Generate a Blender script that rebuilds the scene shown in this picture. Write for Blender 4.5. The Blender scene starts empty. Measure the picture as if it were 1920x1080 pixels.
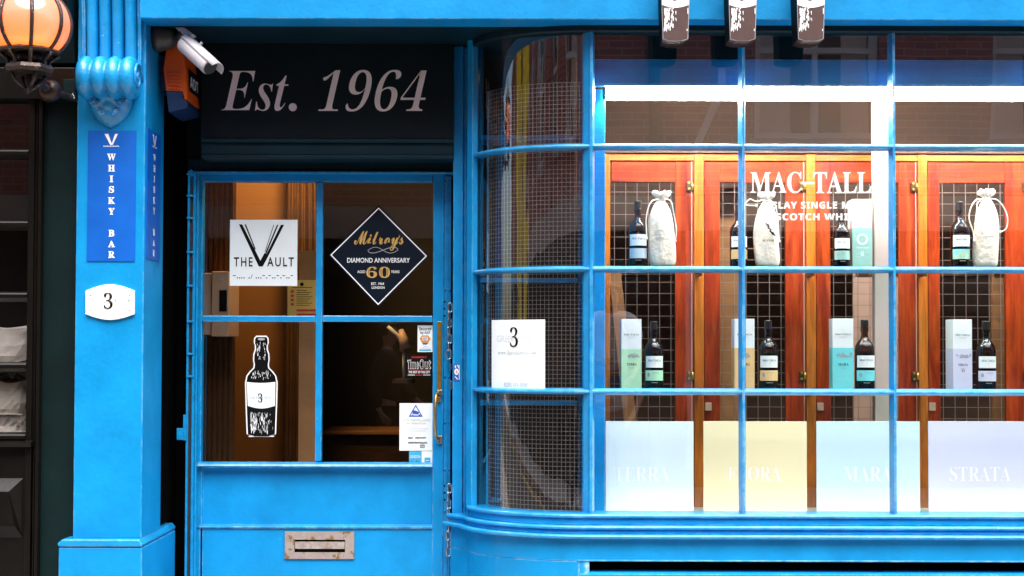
import bpy, math, random
import numpy as np
from mathutils import Matrix, Vector
random.seed(7)
sc = bpy.context.scene
col = sc.collection
R = math.radians

# ------------------------------------------------------------------ camera, sky, sun, exposure
CAM_Y, CAM_Z, FPX = -5.8, 1.5, 2700.0
SHIFT_PX = 47.0
cam = bpy.data.cameras.new('camera'); cam_o = bpy.data.objects.new('camera', cam); col.objects.link(cam_o)
cam.sensor_width = 36.0; cam.lens = FPX / 1920 * 36; cam.shift_y = SHIFT_PX / 1920
cam.clip_start = .05; cam.clip_end = 500
ROT = Matrix.Rotation(R(90 + 1.55), 3, 'X') @ Matrix.Rotation(R(.14), 3, 'Z')
cam_o.matrix_world = Matrix.Translation((0, CAM_Y, CAM_Z)) @ ROT.to_4x4()
sc.camera = cam_o

world = bpy.data.worlds.new('World'); sc.world = world; world.use_nodes = True
wn = world.node_tree.nodes; wl = world.node_tree.links
sky = wn.new('ShaderNodeTexSky'); sky.sky_type = 'NISHITA'; sky.sun_disc = False
SUN_EL, SUN_AZ = 65, 158           # veiled sun, a wide bright patch of cloud high over the street
sky.sun_elevation = R(SUN_EL); sky.sun_rotation = R(SUN_AZ)
sky.air_density = 1.0; sky.dust_density = 3.0; sky.ozone_density = 1.0
wl.new(sky.outputs[0], wn['Background'].inputs[0]); wn['Background'].inputs[1].default_value = .055
sun = bpy.data.lights.new('sun', 'SUN'); sun.energy = 1.5; sun.angle = R(64); sun.color = (1, .96, .9)
sun_o = bpy.data.objects.new('sun', sun); col.objects.link(sun_o)
sd = Vector((math.sin(R(SUN_AZ)) * math.cos(R(SUN_EL)), math.cos(R(SUN_AZ)) * math.cos(R(SUN_EL)), math.sin(R(SUN_EL))))
sun_o.rotation_euler = sd.to_track_quat('Z', 'Y').to_euler(); sun_o.location = (1, -5, 12)
sc.view_settings.view_transform = 'Standard'; sc.view_settings.look = 'None'
sc.view_settings.gamma = 1; sc.view_settings.use_curve_mapping = False
sc.view_settings.exposure = 2.5
sc.cycles.use_denoising = True
sc.cycles.max_bounces = 8; sc.cycles.transparent_max_bounces = 16; sc.cycles.caustics_reflective = False
sc.cycles.caustics_refractive = False

# ------------------------------------------------------------------ a photo pixel and a real depth -> a point of the place
def P(x, y, d):
    r = ROT @ Vector(((x - 960) / FPX, (540 - y + SHIFT_PX) / FPX, -1))
    t = (d - CAM_Y) / r.y
    return Vector((r.x * t, d, CAM_Z + r.z * t))
def PX(x, d, y=540): return P(x, y, d).x
def PZ(y, d, x=960): return P(x, y, d).z
def RC(x0, y0, x1, y1, d):
    mx, my = (x0 + x1) / 2, (y0 + y1) / 2
    return PX(x0, d, my), PZ(y1, d, mx), PX(x1, d, my), PZ(y0, d, mx)

# ------------------------------------------------------------------ objects
ORG = {}
def tag(o, label=None, cat=None, group=None, kind=None):
    if label: o['label'] = label
    if cat: o['category'] = cat
    if group: o['group'] = group
    if kind: o['kind'] = kind
    return o
def thing(name, loc, label, cat, group=None):
    o = bpy.data.objects.new(name, None); col.objects.link(o); o.location = loc
    o.empty_display_size = .05
    ORG[o] = Vector(loc)
    return tag(o, label, cat, group)

class MB:
    def __init__(s): s.v = []; s.f = []
    def add(s, vs, fs):
        b = len(s.v); s.v += [tuple(p) for p in vs]; s.f += [tuple(b + i for i in q) for q in fs]; return s
    def box(s, x0, x1, y0, y1, z0, z1):
        return s.add([(x0,y0,z0),(x1,y0,z0),(x1,y1,z0),(x0,y1,z0),(x0,y0,z1),(x1,y0,z1),(x1,y1,z1),(x0,y1,z1)],
                     [(0,3,2,1),(4,5,6,7),(0,1,5,4),(1,2,6,5),(2,3,7,6),(3,0,4,7)])
    def bpx(s, x0, y0, x1, y1, d0, d1):
        a, b, c, e = RC(x0, y0, x1, y1, d0); return s.box(a, c, d0, d1, b, e)
    def prism(s, poly, fn, h0, h1):          # poly in 2-D, fn(u, v, h) -> 3-D
        n = len(poly)
        vs = [fn(u, v, h0) for u, v in poly] + [fn(u, v, h1) for u, v in poly]
        fs = [tuple(range(n))[::-1], tuple(range(n, 2 * n))] + [(i, (i + 1) % n, n + (i + 1) % n, n + i) for i in range(n)]
        return s.add(vs, fs)
    def flat(s, poly): return s.add(poly, [tuple(range(len(poly)))])
    def lathe(s, prof, c, n=24, axis='z', a0=0, a1=360, caps=True):
        full = abs(a1 - a0) >= 359.9
        m = n if full else n + 1
        vs = []
        for r, h in prof:
            for k in range(m):
                a = R(a0 + (a1 - a0) * k / n); u, w = r * math.cos(a), r * math.sin(a)
                p = {'z': (u, w, h), 'x': (h, u, w), 'y': (u, h, w)}[axis]
                vs.append((c[0] + p[0], c[1] + p[1], c[2] + p[2]))
        fs = []
        for i in range(len(prof) - 1):
            for k in range(n if full else n):
                k2 = (k + 1) % m if full else k + 1
                fs.append((i * m + k, i * m + k2, (i + 1) * m + k2, (i + 1) * m + k))
        if caps and full:
            if prof[0][0] > 1e-5: fs.append(tuple(range(m))[::-1])
            if prof[-1][0] > 1e-5: fs.append(tuple(range((len(prof) - 1) * m, len(prof) * m)))
        return s.add(vs, fs)
    def tube(s, pts, r, n=8, closed=False):
        pts = [Vector(p) for p in pts]; m = len(pts); vs = []
        rr = r if isinstance(r, (list, tuple)) else [r] * m
        up = None
        for i, p in enumerate(pts):
            if closed: t = pts[(i + 1) % m] - pts[i - 1]
            else: t = pts[min(i + 1, m - 1)] - pts[max(i - 1, 0)]
            t.normalize()
            if up is None:
                up = Vector((0, 0, 1)) if abs(t.z) < .9 else Vector((0, 1, 0))
            a = up - t * up.dot(t)
            if a.length < 1e-4: a = Vector((1, 0, 0)) - t * t.x
            a.normalize(); up = a; b = t.cross(a)
            for k in range(n):
                g = 2 * math.pi * k / n; vs.append(p + (a * math.cos(g) + b * math.sin(g)) * rr[i])
        fs = []
        for i in range(m if closed else m - 1):
            j = (i + 1) % m
            for k in range(n): fs.append((i * n + k, i * n + (k + 1) % n, j * n + (k + 1) % n, j * n + k))
        if not closed: fs += [tuple(range(n))[::-1], tuple(range((m - 1) * n, m * n))]
        return s.add(vs, fs)
    def sweep(s, path, prof, caps=True):     # path: (x, y, nx, ny); prof: closed loop of (out, z)
        n = len(prof); vs = []
        for x, y, nx, ny in path:
            for o, z in prof: vs.append((x + nx * o, y + ny * o, z))
        fs = []
        for i in range(len(path) - 1):
            for k in range(n):
                k2 = (k + 1) % n; fs.append((i * n + k, i * n + k2, (i + 1) * n + k2, (i + 1) * n + k))
        if caps: fs += [tuple(range(n))[::-1], tuple(range((len(path) - 1) * n, len(path) * n))]
        return s.add(vs, fs)
    def build(s, name, mat, parent=None, bevel=0, smooth=False, seg=2):
        me = bpy.data.meshes.new(name)
        if parent is not None: org = ORG[parent]
        else:
            a = np.array(s.v); org = Vector(((a[:,0].min() + a[:,0].max()) / 2, (a[:,1].min() + a[:,1].max()) / 2, a[:,2].min()))
        me.from_pydata([(p[0] - org.x, p[1] - org.y, p[2] - org.z) for p in s.v], [], s.f)
        me.materials.append(mat); me.update()
        import bmesh
        bm = bmesh.new(); bm.from_mesh(me); bmesh.ops.recalc_face_normals(bm, faces=bm.faces); bm.to_mesh(me); bm.free()
        o = bpy.data.objects.new(name, me); col.objects.link(o); ORG[o] = org
        if parent is not None: o.parent = parent
        else: o.location = org
        if smooth:
            for p in me.polygons: p.use_smooth = True
        if bevel:
            b = o.modifiers.new('bevel', 'BEVEL'); b.width = bevel; b.segments = seg; b.limit_method = 'ANGLE'; b.angle_limit = R(35)
        return o

# ------------------------------------------------------------------ lettering (flat print)
def style(sx, st):
    T = {'serif': (0x1D400, 0x1D41A, 0x1D7CE), 'italic': (0x1D468, 0x1D482, 0x1D7CE), 'script': (0x1D4D0, 0x1D4EA, None),
         'bold': (0x1D5D4, 0x1D5EE, 0x1D7EC), 'double': (0x1D5D4, 0x1D5EE, 0x1D7D8), 'lightit': (0x1D434, 0x1D44E, 0x1D7CE)}
    if st not in T: return sx
    A, a, d = T[st]; r = ''
    for ch in sx:
        if 'A' <= ch <= 'Z': r += chr(A + ord(ch) - 65)
        elif 'a' <= ch <= 'z': r += chr(a + ord(ch) - 97)
        elif ch.isdigit() and d: r += chr(d + ord(ch) - 48)
        else: r += ch
    return r
def glyphs(body, st='sans', offset=0, shear=0, spacing=1):
    c = bpy.data.curves.new('lettering', 'FONT'); c.body = style(body, st); c.offset = offset; c.shear = shear
    c.space_character = spacing; c.resolution_u = 4
    o = bpy.data.objects.new('lettering', c)
    me = bpy.data.meshes.new_from_object(o)
    vs = np.array([v.co[:2] for v in me.vertices]); fs = [tuple(p.vertices) for p in me.polygons]
    bpy.data.objects.remove(o); bpy.data.meshes.remove(me); bpy.data.curves.remove(c)
    lo, hi = vs.min(0), vs.max(0)
    return (vs - lo) / (hi - lo), fs
class Face:                                  # a flat print surface: pixel position -> world
    def __init__(s, fn): s.fn = fn
def flatface(d): return lambda x, y, k=0: P(x, y, d - .0012 * (k + 1))
def letter(parent, mat, body, x0, y0, x1, y1, face, st='sans', k=0, name='lettering', **kw):
    uv, fs = glyphs(body, st, **kw)
    m = MB(); m.add([face(x0 + (x1 - x0) * u, y1 + (y0 - y1) * v, k) for u, v in uv], fs)
    return m.build(name, mat, parent)
def marks(parent, mat, polys, face, k=0, name='print_mark'):
    m = MB()
    for i, q in enumerate(polys): m.flat([face(x, y, k + i * .006) for x, y in q])
    return m.build(name, mat, parent)
def rect(x0, y0, x1, y1): return [(x0, y0), (x1, y0), (x1, y1), (x0, y1)]
def line(x0, y0, x1, y1, w):
    dx, dy = x1 - x0, y1 - y0; L = math.hypot(dx, dy); nx, ny = -dy / L * w / 2, dx / L * w / 2
    return [(x0 + nx, y0 + ny), (x1 + nx, y1 + ny), (x1 - nx, y1 - ny), (x0 - nx, y0 - ny)]
def poly_ring(cx, cy, r, n=20, ry=None): return [(cx + r * math.cos(2 * math.pi * k / n), cy + (ry or r) * math.sin(2 * math.pi * k / n)) for k in range(n)]

# ------------------------------------------------------------------ materials
M = {}
def mat(name, colr, rough=.5, metal=0, var=.0, vscale=6, stretch=(1,1,1), bump=0, bscale=40, bstretch=None, coat=0, spec=.5,
        col2=None, edge=None, chips=None, chip_at=.7, chip_scale=25, dirt=None, dirt_amt=0, rvar=.0):
    m = bpy.data.materials.new(name); m.use_nodes = True; M[name] = m
    t = m.node_tree; n = t.nodes; l = t.links; b = n['Principled BSDF']
    b.inputs['Base Color'].default_value = (*colr, 1); b.inputs['Roughness'].default_value = rough
    b.inputs['Metallic'].default_value = metal; b.inputs['Coat Weight'].default_value = coat; b.inputs['Coat Roughness'].default_value = .12
    b.inputs['Specular IOR Level'].default_value = spec
    geo = n.new('ShaderNodeNewGeometry'); mp = n.new('ShaderNodeMapping'); mp.inputs['Scale'].default_value = stretch
    l.new(geo.outputs['Position'], mp.inputs[0])
    cur = None
    if var or col2:
        nz = n.new('ShaderNodeTexNoise'); nz.inputs['Scale'].default_value = vscale; nz.inputs['Detail'].default_value = 6
        nz.inputs['Roughness'].default_value = .6
        l.new(mp.outputs[0], nz.inputs['Vector'])
        mr = n.new('ShaderNodeMapRange'); mr.inputs[1].default_value = .32; mr.inputs[2].default_value = .68
        l.new(nz.outputs[0], mr.inputs[0])
        mx = n.new('ShaderNodeMix'); mx.data_type = 'RGBA'
        c2 = col2 or tuple(min(1, c * (1 + var)) for c in colr); c1 = colr if col2 else tuple(c * (1 - var) for c in colr)
        mx.inputs[6].default_value = (*c1, 1); mx.inputs[7].default_value = (*c2, 1)
        l.new(mr.outputs[0], mx.inputs[0]); cur = mx.outputs[2]
        if rvar:
            m2 = n.new('ShaderNodeMapRange'); m2.inputs[3].default_value = rough - rvar; m2.inputs[4].default_value = rough + rvar
            l.new(nz.outputs[0], m2.inputs[0]); l.new(m2.outputs[0], b.inputs['Roughness'])
    if chips:
        nc = n.new('ShaderNodeTexNoise'); nc.inputs['Scale'].default_value = chip_scale; nc.inputs['Detail'].default_value = 8
        nc.inputs['Roughness'].default_value = .7
        l.new(geo.outputs['Position'], nc.inputs['Vector'])
        mc = n.new('ShaderNodeMapRange'); mc.inputs[1].default_value = chip_at; mc.inputs[2].default_value = chip_at + .03
        l.new(nc.outputs[0], mc.inputs[0])
        mx = n.new('ShaderNodeMix'); mx.data_type = 'RGBA'; mx.inputs[7].default_value = (*chips, 1)
        if cur: l.new(cur, mx.inputs[6])
        else: mx.inputs[6].default_value = (*colr, 1)
        l.new(mc.outputs[0], mx.inputs[0]); cur = mx.outputs[2]
    if dirt:
        nd = n.new('ShaderNodeTexNoise'); nd.inputs['Scale'].default_value = 3.2; nd.inputs['Detail'].default_value = 9; nd.inputs['Roughness'].default_value = .68
        l.new(geo.outputs['Position'], nd.inputs['Vector'])
        md = n.new('ShaderNodeMapRange'); md.inputs[1].default_value = .5; md.inputs[2].default_value = .78; md.inputs[4].default_value = dirt_amt
        l.new(nd.outputs[0], md.inputs[0])
        mx = n.new('ShaderNodeMix'); mx.data_type = 'RGBA'; mx.inputs[7].default_value = (*dirt, 1)
        if cur: l.new(cur, mx.inputs[6])
        else: mx.inputs[6].default_value = (*colr, 1)
        l.new(md.outputs[0], mx.inputs[0]); cur = mx.outputs[2]
    if edge:
        bv = n.new('ShaderNodeBevel'); bv.samples = 4; bv.inputs['Radius'].default_value = .007
        dt_ = n.new('ShaderNodeVectorMath'); dt_.operation = 'DOT_PRODUCT'; l.new(bv.outputs[0], dt_.inputs[0]); l.new(geo.outputs['Normal'], dt_.inputs[1])
        e1 = n.new('ShaderNodeMapRange'); e1.inputs[1].default_value = .985; e1.inputs[2].default_value = .86; l.new(dt_.outputs['Value'], e1.inputs[0])
        ne = n.new('ShaderNodeTexNoise'); ne.inputs['Scale'].default_value = 22; ne.inputs['Detail'].default_value = 7; ne.inputs['Roughness'].default_value = .7; l.new(geo.outputs['Position'], ne.inputs['Vector'])
        e2 = n.new('ShaderNodeMapRange'); e2.inputs[1].default_value = .44; e2.inputs[2].default_value = .60; e2.inputs[4].default_value = .85; l.new(ne.outputs[0], e2.inputs[0])
        mu = n.new('ShaderNodeMath'); mu.operation = 'MULTIPLY'; l.new(e1.outputs[0], mu.inputs[0]); l.new(e2.outputs[0], mu.inputs[1])
        mx = n.new('ShaderNodeMix'); mx.data_type = 'RGBA'; mx.inputs[7].default_value = (*edge, 1); l.new(cur, mx.inputs[6]); l.new(mu.outputs[0], mx.inputs[0]); cur = mx.outputs[2]
    if cur: l.new(cur, b.inputs['Base Color'])
    if bump:
        nb = n.new('ShaderNodeTexNoise'); nb.inputs['Scale'].default_value = bscale; nb.inputs['Detail'].default_value = 4
        if bstretch:
            mb = n.new('ShaderNodeMapping'); mb.inputs['Scale'].default_value = bstretch; l.new(geo.outputs['Position'], mb.inputs[0]); l.new(mb.outputs[0], nb.inputs['Vector'])
        else: l.new(geo.outputs['Position'], nb.inputs['Vector'])
        bp = n.new('ShaderNodeBump'); bp.inputs['Strength'].default_value = bump; bp.inputs['Distance'].default_value = .01
        l.new(nb.outputs[0], bp.inputs['Height']); l.new(bp.outputs[0], b.inputs['Normal'])
    return m
def glassmat(name, tint=(.97, .985, .98), f0=.085, wav=.0, wscale=3, wstretch=(1, 1, 1), rough=0):
    m = bpy.data.materials.new(name); m.use_nodes = True; M[name] = m
    t = m.node_tree; n = t.nodes; l = t.links; n.remove(n['Principled BSDF'])
    tr = n.new('ShaderNodeBsdfTransparent'); tr.inputs[0].default_value = (*tint, 1)
    gl = n.new('ShaderNodeBsdfAnisotropic'); gl.inputs['Roughness'].default_value = rough
    gl.distribution = 'GGX'
    lw = n.new('ShaderNodeLayerWeight'); lw.inputs[0].default_value = .5
    pw = n.new('ShaderNodeMath'); pw.operation = 'POWER'; pw.inputs[1].default_value = 5; l.new(lw.outputs['Facing'], pw.inputs[0])
    ma = n.new('ShaderNodeMath'); ma.operation = 'MULTIPLY_ADD'; ma.inputs[1].default_value = 1 - f0; ma.inputs[2].default_value = f0
    l.new(pw.outputs[0], ma.inputs[0])
    mx = n.new('ShaderNodeMixShader'); l.new(ma.outputs[0], mx.inputs[0]); l.new(tr.outputs[0], mx.inputs[1]); l.new(gl.outputs[0], mx.inputs[2])
    l.new(mx.outputs[0], n['Material Output'].inputs[0])
    if wav:
        geo = n.new('ShaderNodeNewGeometry'); mp = n.new('ShaderNodeMapping'); mp.inputs['Scale'].default_value = wstretch
        l.new(geo.outputs['Position'], mp.inputs[0])
        nz = n.new('ShaderNodeTexNoise'); nz.inputs['Scale'].default_value = wscale; nz.inputs['Detail'].default_value = 1.5
        l.new(mp.outputs[0], nz.inputs['Vector'])
        bp = n.new('ShaderNodeBump'); bp.inputs['Strength'].default_value = wav; bp.inputs['Distance'].default_value = .02
        l.new(nz.outputs[0], bp.inputs['Height']); l.new(bp.outputs[0], gl.inputs['Normal'])
    return m
def emit(name, colr, s):
    m = bpy.data.materials.new(name); m.use_nodes = True; M[name] = m
    b = m.node_tree.nodes['Principled BSDF']; b.inputs['Base Color'].default_value = (*colr, 1)
    b.inputs['Emission Color'].default_value = (*colr, 1); b.inputs['Emission Strength'].default_value = s
    return m

BLUE = (.002, .27, .62)
mat('blue', BLUE, .42, spec=.3, edge=(.40, .66, .84), var=.13, vscale=4, bump=.12, bscale=55, coat=.08, chips=(.55, .75, .9), chip_at=.72, chip_scale=38, dirt=(.002, .14, .34), dirt_amt=.5, rvar=.12)
mat('blue_worn', (.003, .28, .63), .36, edge=(.48, .72, .86), var=.16, vscale=7, bump=.22, bscale=70, coat=.5, chips=(.6, .8, .95), chip_at=.67, chip_scale=60, dirt=(.002, .12, .30), dirt_amt=.5, rvar=.12)
mat('blue_metal', (.003, .26, .58), .36, var=.2, vscale=30, bump=.15, bscale=90, chips=(.16, .07, .03), chip_at=.66, chip_scale=45, coat=.1)
mat('navy_shade_paint', (.003, .020, .032), .45, spec=.2, var=.2, vscale=5, bump=.06, bscale=40)  # navy with the shade under the overhang put into its colour
mat('navy_panel', (.003, .010, .014), .5, spec=.2, var=.2, vscale=5, bump=.04, bscale=30)
mat('sign_blue', (.0, .11, .52), .4, var=.10, vscale=9, bump=.03, bscale=120)
mat('white_print', (.95, .95, .95), .5); mat('pink_white', (.90, .80, .82), .5, var=.05, vscale=20)
mat('white_vinyl', (.92, .92, .9), .45)
mat('black_print', (.004, .004, .004), .6, spec=.1); mat('grey_print', (.35, .38, .40), .5); mat('faint_print', (.62, .66, .67), .5)
mat('paper', (.86, .92, .92), .6, var=.03, vscale=5); mat('ivory', (.84, .83, .80), .3, var=.03, coat=.2)
mat('navy_print', (.002, .007, .017), .45, spec=.2, var=.15, vscale=12); mat('gold_print', (.62, .38, .10), .4, var=.2, vscale=60)
mat('silver_print', (.45, .45, .46), .4); mat('blue_print', (.02, .10, .48), .5); mat('cyan_print', (.05, .42, .68), .5)
mat('orange_print', (.75, .30, .02), .5); mat('red_print', (.55, .03, .02), .5); mat('yellow_print', (.62, .40, .10), .55, var=.1)
mat('black_gloss', (.005, .004, .003), .36, spec=.2, var=.3, vscale=8, coat=.08, bump=.06, bscale=60)
mat('dark_green', (.0016, .011, .012), .5, spec=.2, var=.3, vscale=3, bump=.08, bscale=40, chips=(.05, .06, .06), chip_at=.76, chip_scale=60)
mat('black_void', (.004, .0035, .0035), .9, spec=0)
mat('dark_bronze', (.05, .032, .026), .35, metal=.7, var=.3, vscale=40, bump=.1, bscale=80)
mat('lamp_iron', (.06, .04, .035), .38, metal=.5, var=.4, vscale=40, bump=.25, bscale=90, chips=(.45, .38, .36), chip_at=.62, chip_scale=70)
mat('steel', (.55, .52, .48), .32, metal=1, var=.3, vscale=60, bump=.1, bscale=120)
mat('brass', (.62, .36, .08), .34, metal=.9, var=.2, vscale=50, bump=.05, bscale=90)
mat('old_brass', (.11, .075, .04), .45, metal=.8, var=.4, vscale=90)
mat('nickel_worn', (.42, .34, .31), .42, metal=.45, col2=(.50, .42, .38), vscale=30, bump=.2, bscale=100, chips=(.30, .15, .03), chip_at=.555, chip_scale=16)
mat('flap_metal', (.62, .58, .55), .35, metal=.5, col2=(.38, .28, .24), vscale=45, bump=.1, bscale=60)
mat('orange_plastic', (.78, .105, .008), .4, var=.06, vscale=12, spec=.4); mat('alarm_blue', (.006, .03, .10), .4)
mat('cam_grey', (.50, .48, .50), .35, var=.06, vscale=20); mat('cam_dark', (.04, .032, .03), .4, var=.2, vscale=30)
mat('cloth', (.78, .70, .58), .9, var=.10, vscale=25, bump=.5, bscale=60); mat('cord', (.82, .76, .66), .9)
mat('card_white', (.84, .88, .88), .5); mat('cap', (.012, .010, .009), .35)
mat('column_white', (.58, .47, .42), .5, var=.05, vscale=3)
mat('mesh_wire', (.30, .27, .26), .4, metal=.5, var=.3, vscale=60); mat('grid_wire', (.36, .26, .22), .35, metal=.6)
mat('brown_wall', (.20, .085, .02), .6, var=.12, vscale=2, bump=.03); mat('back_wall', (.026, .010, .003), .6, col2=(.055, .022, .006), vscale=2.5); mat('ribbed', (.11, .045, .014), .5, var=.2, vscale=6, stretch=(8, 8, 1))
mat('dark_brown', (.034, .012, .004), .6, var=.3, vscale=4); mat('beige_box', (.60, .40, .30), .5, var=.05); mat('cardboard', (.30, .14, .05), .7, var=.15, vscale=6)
mat('curtain', (.13, .055, .015), .85, var=.2, vscale=8)
mat('shelf_dark', (.05, .022, .01), .5, var=.3, vscale=10, stretch=(1, 1, 6))
mat('stone_pale', (.42, .38, .33), .8, var=.12, vscale=3, bump=.1); mat('asphalt', (.05, .05, .052), .85, var=.2, vscale=40, bump=.4, bscale=120)
mat('paving', (.30, .29, .28), .8, var=.15, vscale=4, bump=.15, bscale=60); mat('kerb_stone', (.32, .31, .30), .75, var=.15, vscale=12)
mat('line_yellow', (.70, .50, .04), .7, var=.15, vscale=30); mat('banner_yellow', (.80, .66, .03), .6, var=.08, vscale=5)
mat('window_white', (.75, .74, .70), .5); mat('curtain_white', (.75, .72, .62), .8, var=.1, vscale=20, stretch=(6, 6, .3))
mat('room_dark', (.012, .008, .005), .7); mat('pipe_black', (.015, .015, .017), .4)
mat('skin_tone', (.50, .27, .19), .5, var=.06, vscale=20); mat('tee_white', (.84, .84, .84), .85, bump=.2, bscale=25); mat('denim', (.03, .07, .17), .85, var=.15, vscale=50)
mat('hair_dark', (.015, .010, .008), .5); mat('coat_black', (.010, .010, .012), .8); mat('shoe', (.02, .018, .016), .5); mat('eye_dark', (.01, .01, .01), .3)
mat('bag_paper', (.66, .58, .54), .8, var=.12, vscale=14, bump=.5, bscale=18, chips=(.30, .16, .09), chip_at=.62, chip_scale=14)
mat('bottle_sign', (.075, .036, .032), .5, var=.12, vscale=30)
glassmat('glass', f0=.155, wav=.02, wscale=4, wstretch=(1, 1, .35)); glassmat('bow_glass', f0=.20, wav=.11, wscale=5, wstretch=(3.0, 1, .30))
glassmat('door_glass', f0=.085, wav=.015, wscale=3); glassmat('shelf_glass', tint=(.86, .95, .92), f0=.06)
glassmat('bottle_glass', tint=(.30, .17, .085), f0=.07, rough=.03); glassmat('bottle_liquor', tint=(.20, .085, .03), f0=.06, rough=.03)
emit('led', (1, .93, .84), 27.0)
emit('warm_bulb', (1, .60, .22), 150)
emit('shop_bulb', (1, .58, .2), 16)
emit('lantern_bulb', (1, .26, .03), 13)
# frosted lantern glass: light from the bulb passes through it
m = bpy.data.materials.new('lantern_glass'); M['lantern_glass'] = m; m.use_nodes = True; n = m.node_tree.nodes; l = m.node_tree.links
n.remove(n['Principled BSDF']); tl = n.new('ShaderNodeBsdfTranslucent'); tl.inputs[0].default_value = (.80, .46, .30, 1)
df = n.new('ShaderNodeBsdfDiffuse'); df.inputs[0].default_value = (.72, .42, .32, 1); gg = n.new('ShaderNodeBsdfAnisotropic'); gg.inputs['Roughness'].default_value = .08
a = n.new('ShaderNodeMixShader'); a.inputs[0].default_value = .5; l.new(tl.outputs[0], a.inputs[1]); l.new(df.outputs[0], a.inputs[2])
c = n.new('ShaderNodeMixShader'); c.inputs[0].default_value = .09; l.new(a.outputs[0], c.inputs[1]); l.new(gg.outputs[0], c.inputs[2]); l.new(c.outputs[0], n['Material Output'].inputs[0])
# wood: long grain lines along one axis
def wood(name, c1, c2, c3, rough=.3, axis='z', coat=.6):
    m = bpy.data.materials.new(name); m.use_nodes = True; M[name] = m; t = m.node_tree; n = t.nodes; l = t.links; b = n['Principled BSDF']
    geo = n.new('ShaderNodeNewGeometry'); mp = n.new('ShaderNodeMapping')
    mp.inputs['Scale'].default_value = {'z': (9, 9, .8), 'x': (.8, 9, 9)}[axis]; l.new(geo.outputs['Position'], mp.inputs[0])
    n1 = n.new('ShaderNodeTexNoise'); n1.inputs['Scale'].default_value = 2.2; n1.inputs['Detail'].default_value = 8; n1.inputs['Roughness'].default_value = .62; n1.inputs['Distortion'].default_value = 1.2
    l.new(mp.outputs[0], n1.inputs['Vector'])
    n2 = n.new('ShaderNodeTexNoise'); n2.inputs['Scale'].default_value = 12; n2.inputs['Detail'].default_value = 6; l.new(mp.outputs[0], n2.inputs['Vector'])
    cr = n.new('ShaderNodeValToRGB'); e = cr.color_ramp.elements; e[0].position = .34; e[0].color = (*c1, 1); e[1].position = .68; e[1].color = (*c3, 1)
    k = cr.color_ramp.elements.new(.5); k.color = (*c2, 1)
    l.new(n1.outputs[0], cr.inputs[0])
    mr = n.new('ShaderNodeMapRange'); mr.inputs[1].default_value = .35; mr.inputs[2].default_value = .6; mr.inputs[3].default_value = .72; l.new(n2.outputs[0], mr.inputs[0])
    mx = n.new('ShaderNodeMix'); mx.data_type = 'RGBA'; mx.blend_type = 'MULTIPLY'; mx.inputs[0].default_value = 1
    l.new(cr.outputs[0], mx.inputs[6]); l.new(mr.outputs[0], mx.inputs[7]); l.new(mx.outputs[2], b.inputs['Base Color'])
    b.inputs['Roughness'].default_value = rough; b.inputs['Coat Weight'].default_value = coat; b.inputs['Coat Roughness'].default_value = .15
    bp = n.new('ShaderNodeBump'); bp.inputs['Strength'].default_value = .08; bp.inputs['Distance'].default_value = .004; l.new(n2.outputs[0], bp.inputs['Height']); l.new(bp.outputs[0], b.inputs['Normal'])
wood('wood_post', (.48, .115, .010), (.60, .165, .018), (.70, .225, .035)); wood('wood_red', (.20, .018, .003), (.36, .038, .005), (.50, .085, .012))
wood('wood_red_x', (.20, .018, .003), (.36, .038, .005), (.50, .085, .012), axis='x'); wood('wood_rail', (.46, .10, .010), (.56, .14, .016), (.66, .19, .03), axis='x')
# brick for the houses across the street
m = bpy.data.materials.new('brick_wall'); M['brick_wall'] = m; m.use_nodes = True; n = m.node_tree.nodes; l = m.node_tree.links; b = n['Principled BSDF']
geo = n.new('ShaderNodeNewGeometry'); sx = n.new('ShaderNodeSeparateXYZ'); cx = n.new('ShaderNodeCombineXYZ'); l.new(geo.outputs['Position'], sx.inputs[0])
l.new(sx.outputs[0], cx.inputs[0]); l.new(sx.outputs[2], cx.inputs[1]); br = n.new('ShaderNodeTexBrick'); l.new(cx.outputs[0], br.inputs['Vector'])
br.inputs['Color1'].default_value = (.46, .15, .10, 1); br.inputs['Color2'].default_value = (.32, .10, .07, 1); br.inputs['Mortar'].default_value = (.42, .33, .28, 1)
br.inputs['Scale'].default_value = 1; br.inputs['Brick Width'].default_value = .225; br.inputs['Row Height'].default_value = .075; br.inputs['Mortar Size'].default_value = .006; br.inputs['Bias'].default_value = 0
l.new(br.outputs[0], b.inputs['Base Color']); b.inputs['Roughness'].default_value = .85
# print strips for bags and boxes
mat('green_card', (.33, .74, .55), .5, col2=(.50, .80, .50), vscale=2.2); mat('sage_card', (.30, .55, .48), .5, var=.12, vscale=8); mat('aqua_card', (.17, .70, .74), .5, var=.05)
mat('peach_card', (.78, .52, .24), .5, var=.06); mat('lilac_card', (.60, .64, .84), .5, col2=(.66, .66, .82), vscale=3); mat('bluegrey_card', (.50, .62, .70), .5, var=.06)
mat('rainbow_card', (.62, .58, .16), .5, col2=(.12, .60, .72), vscale=22)
mat('board_terra', (.76, .89, .94), .45, var=.02); mat('board_flora', (.93, .83, .52), .45, var=.02); mat('board_mara', (.64, .85, .93), .45, var=.02); mat('board_strata', (.70, .73, .91), .45, var=.02)

# ------------------------------------------------------------------ depths (metres behind the window front)
D_FAS, D_PIL, D_PLI, D_DOOR = -.12, -.03, -.065, .56
Z_SOF = PZ(36, D_FAS, 1000)               # underside of the fascia
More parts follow.
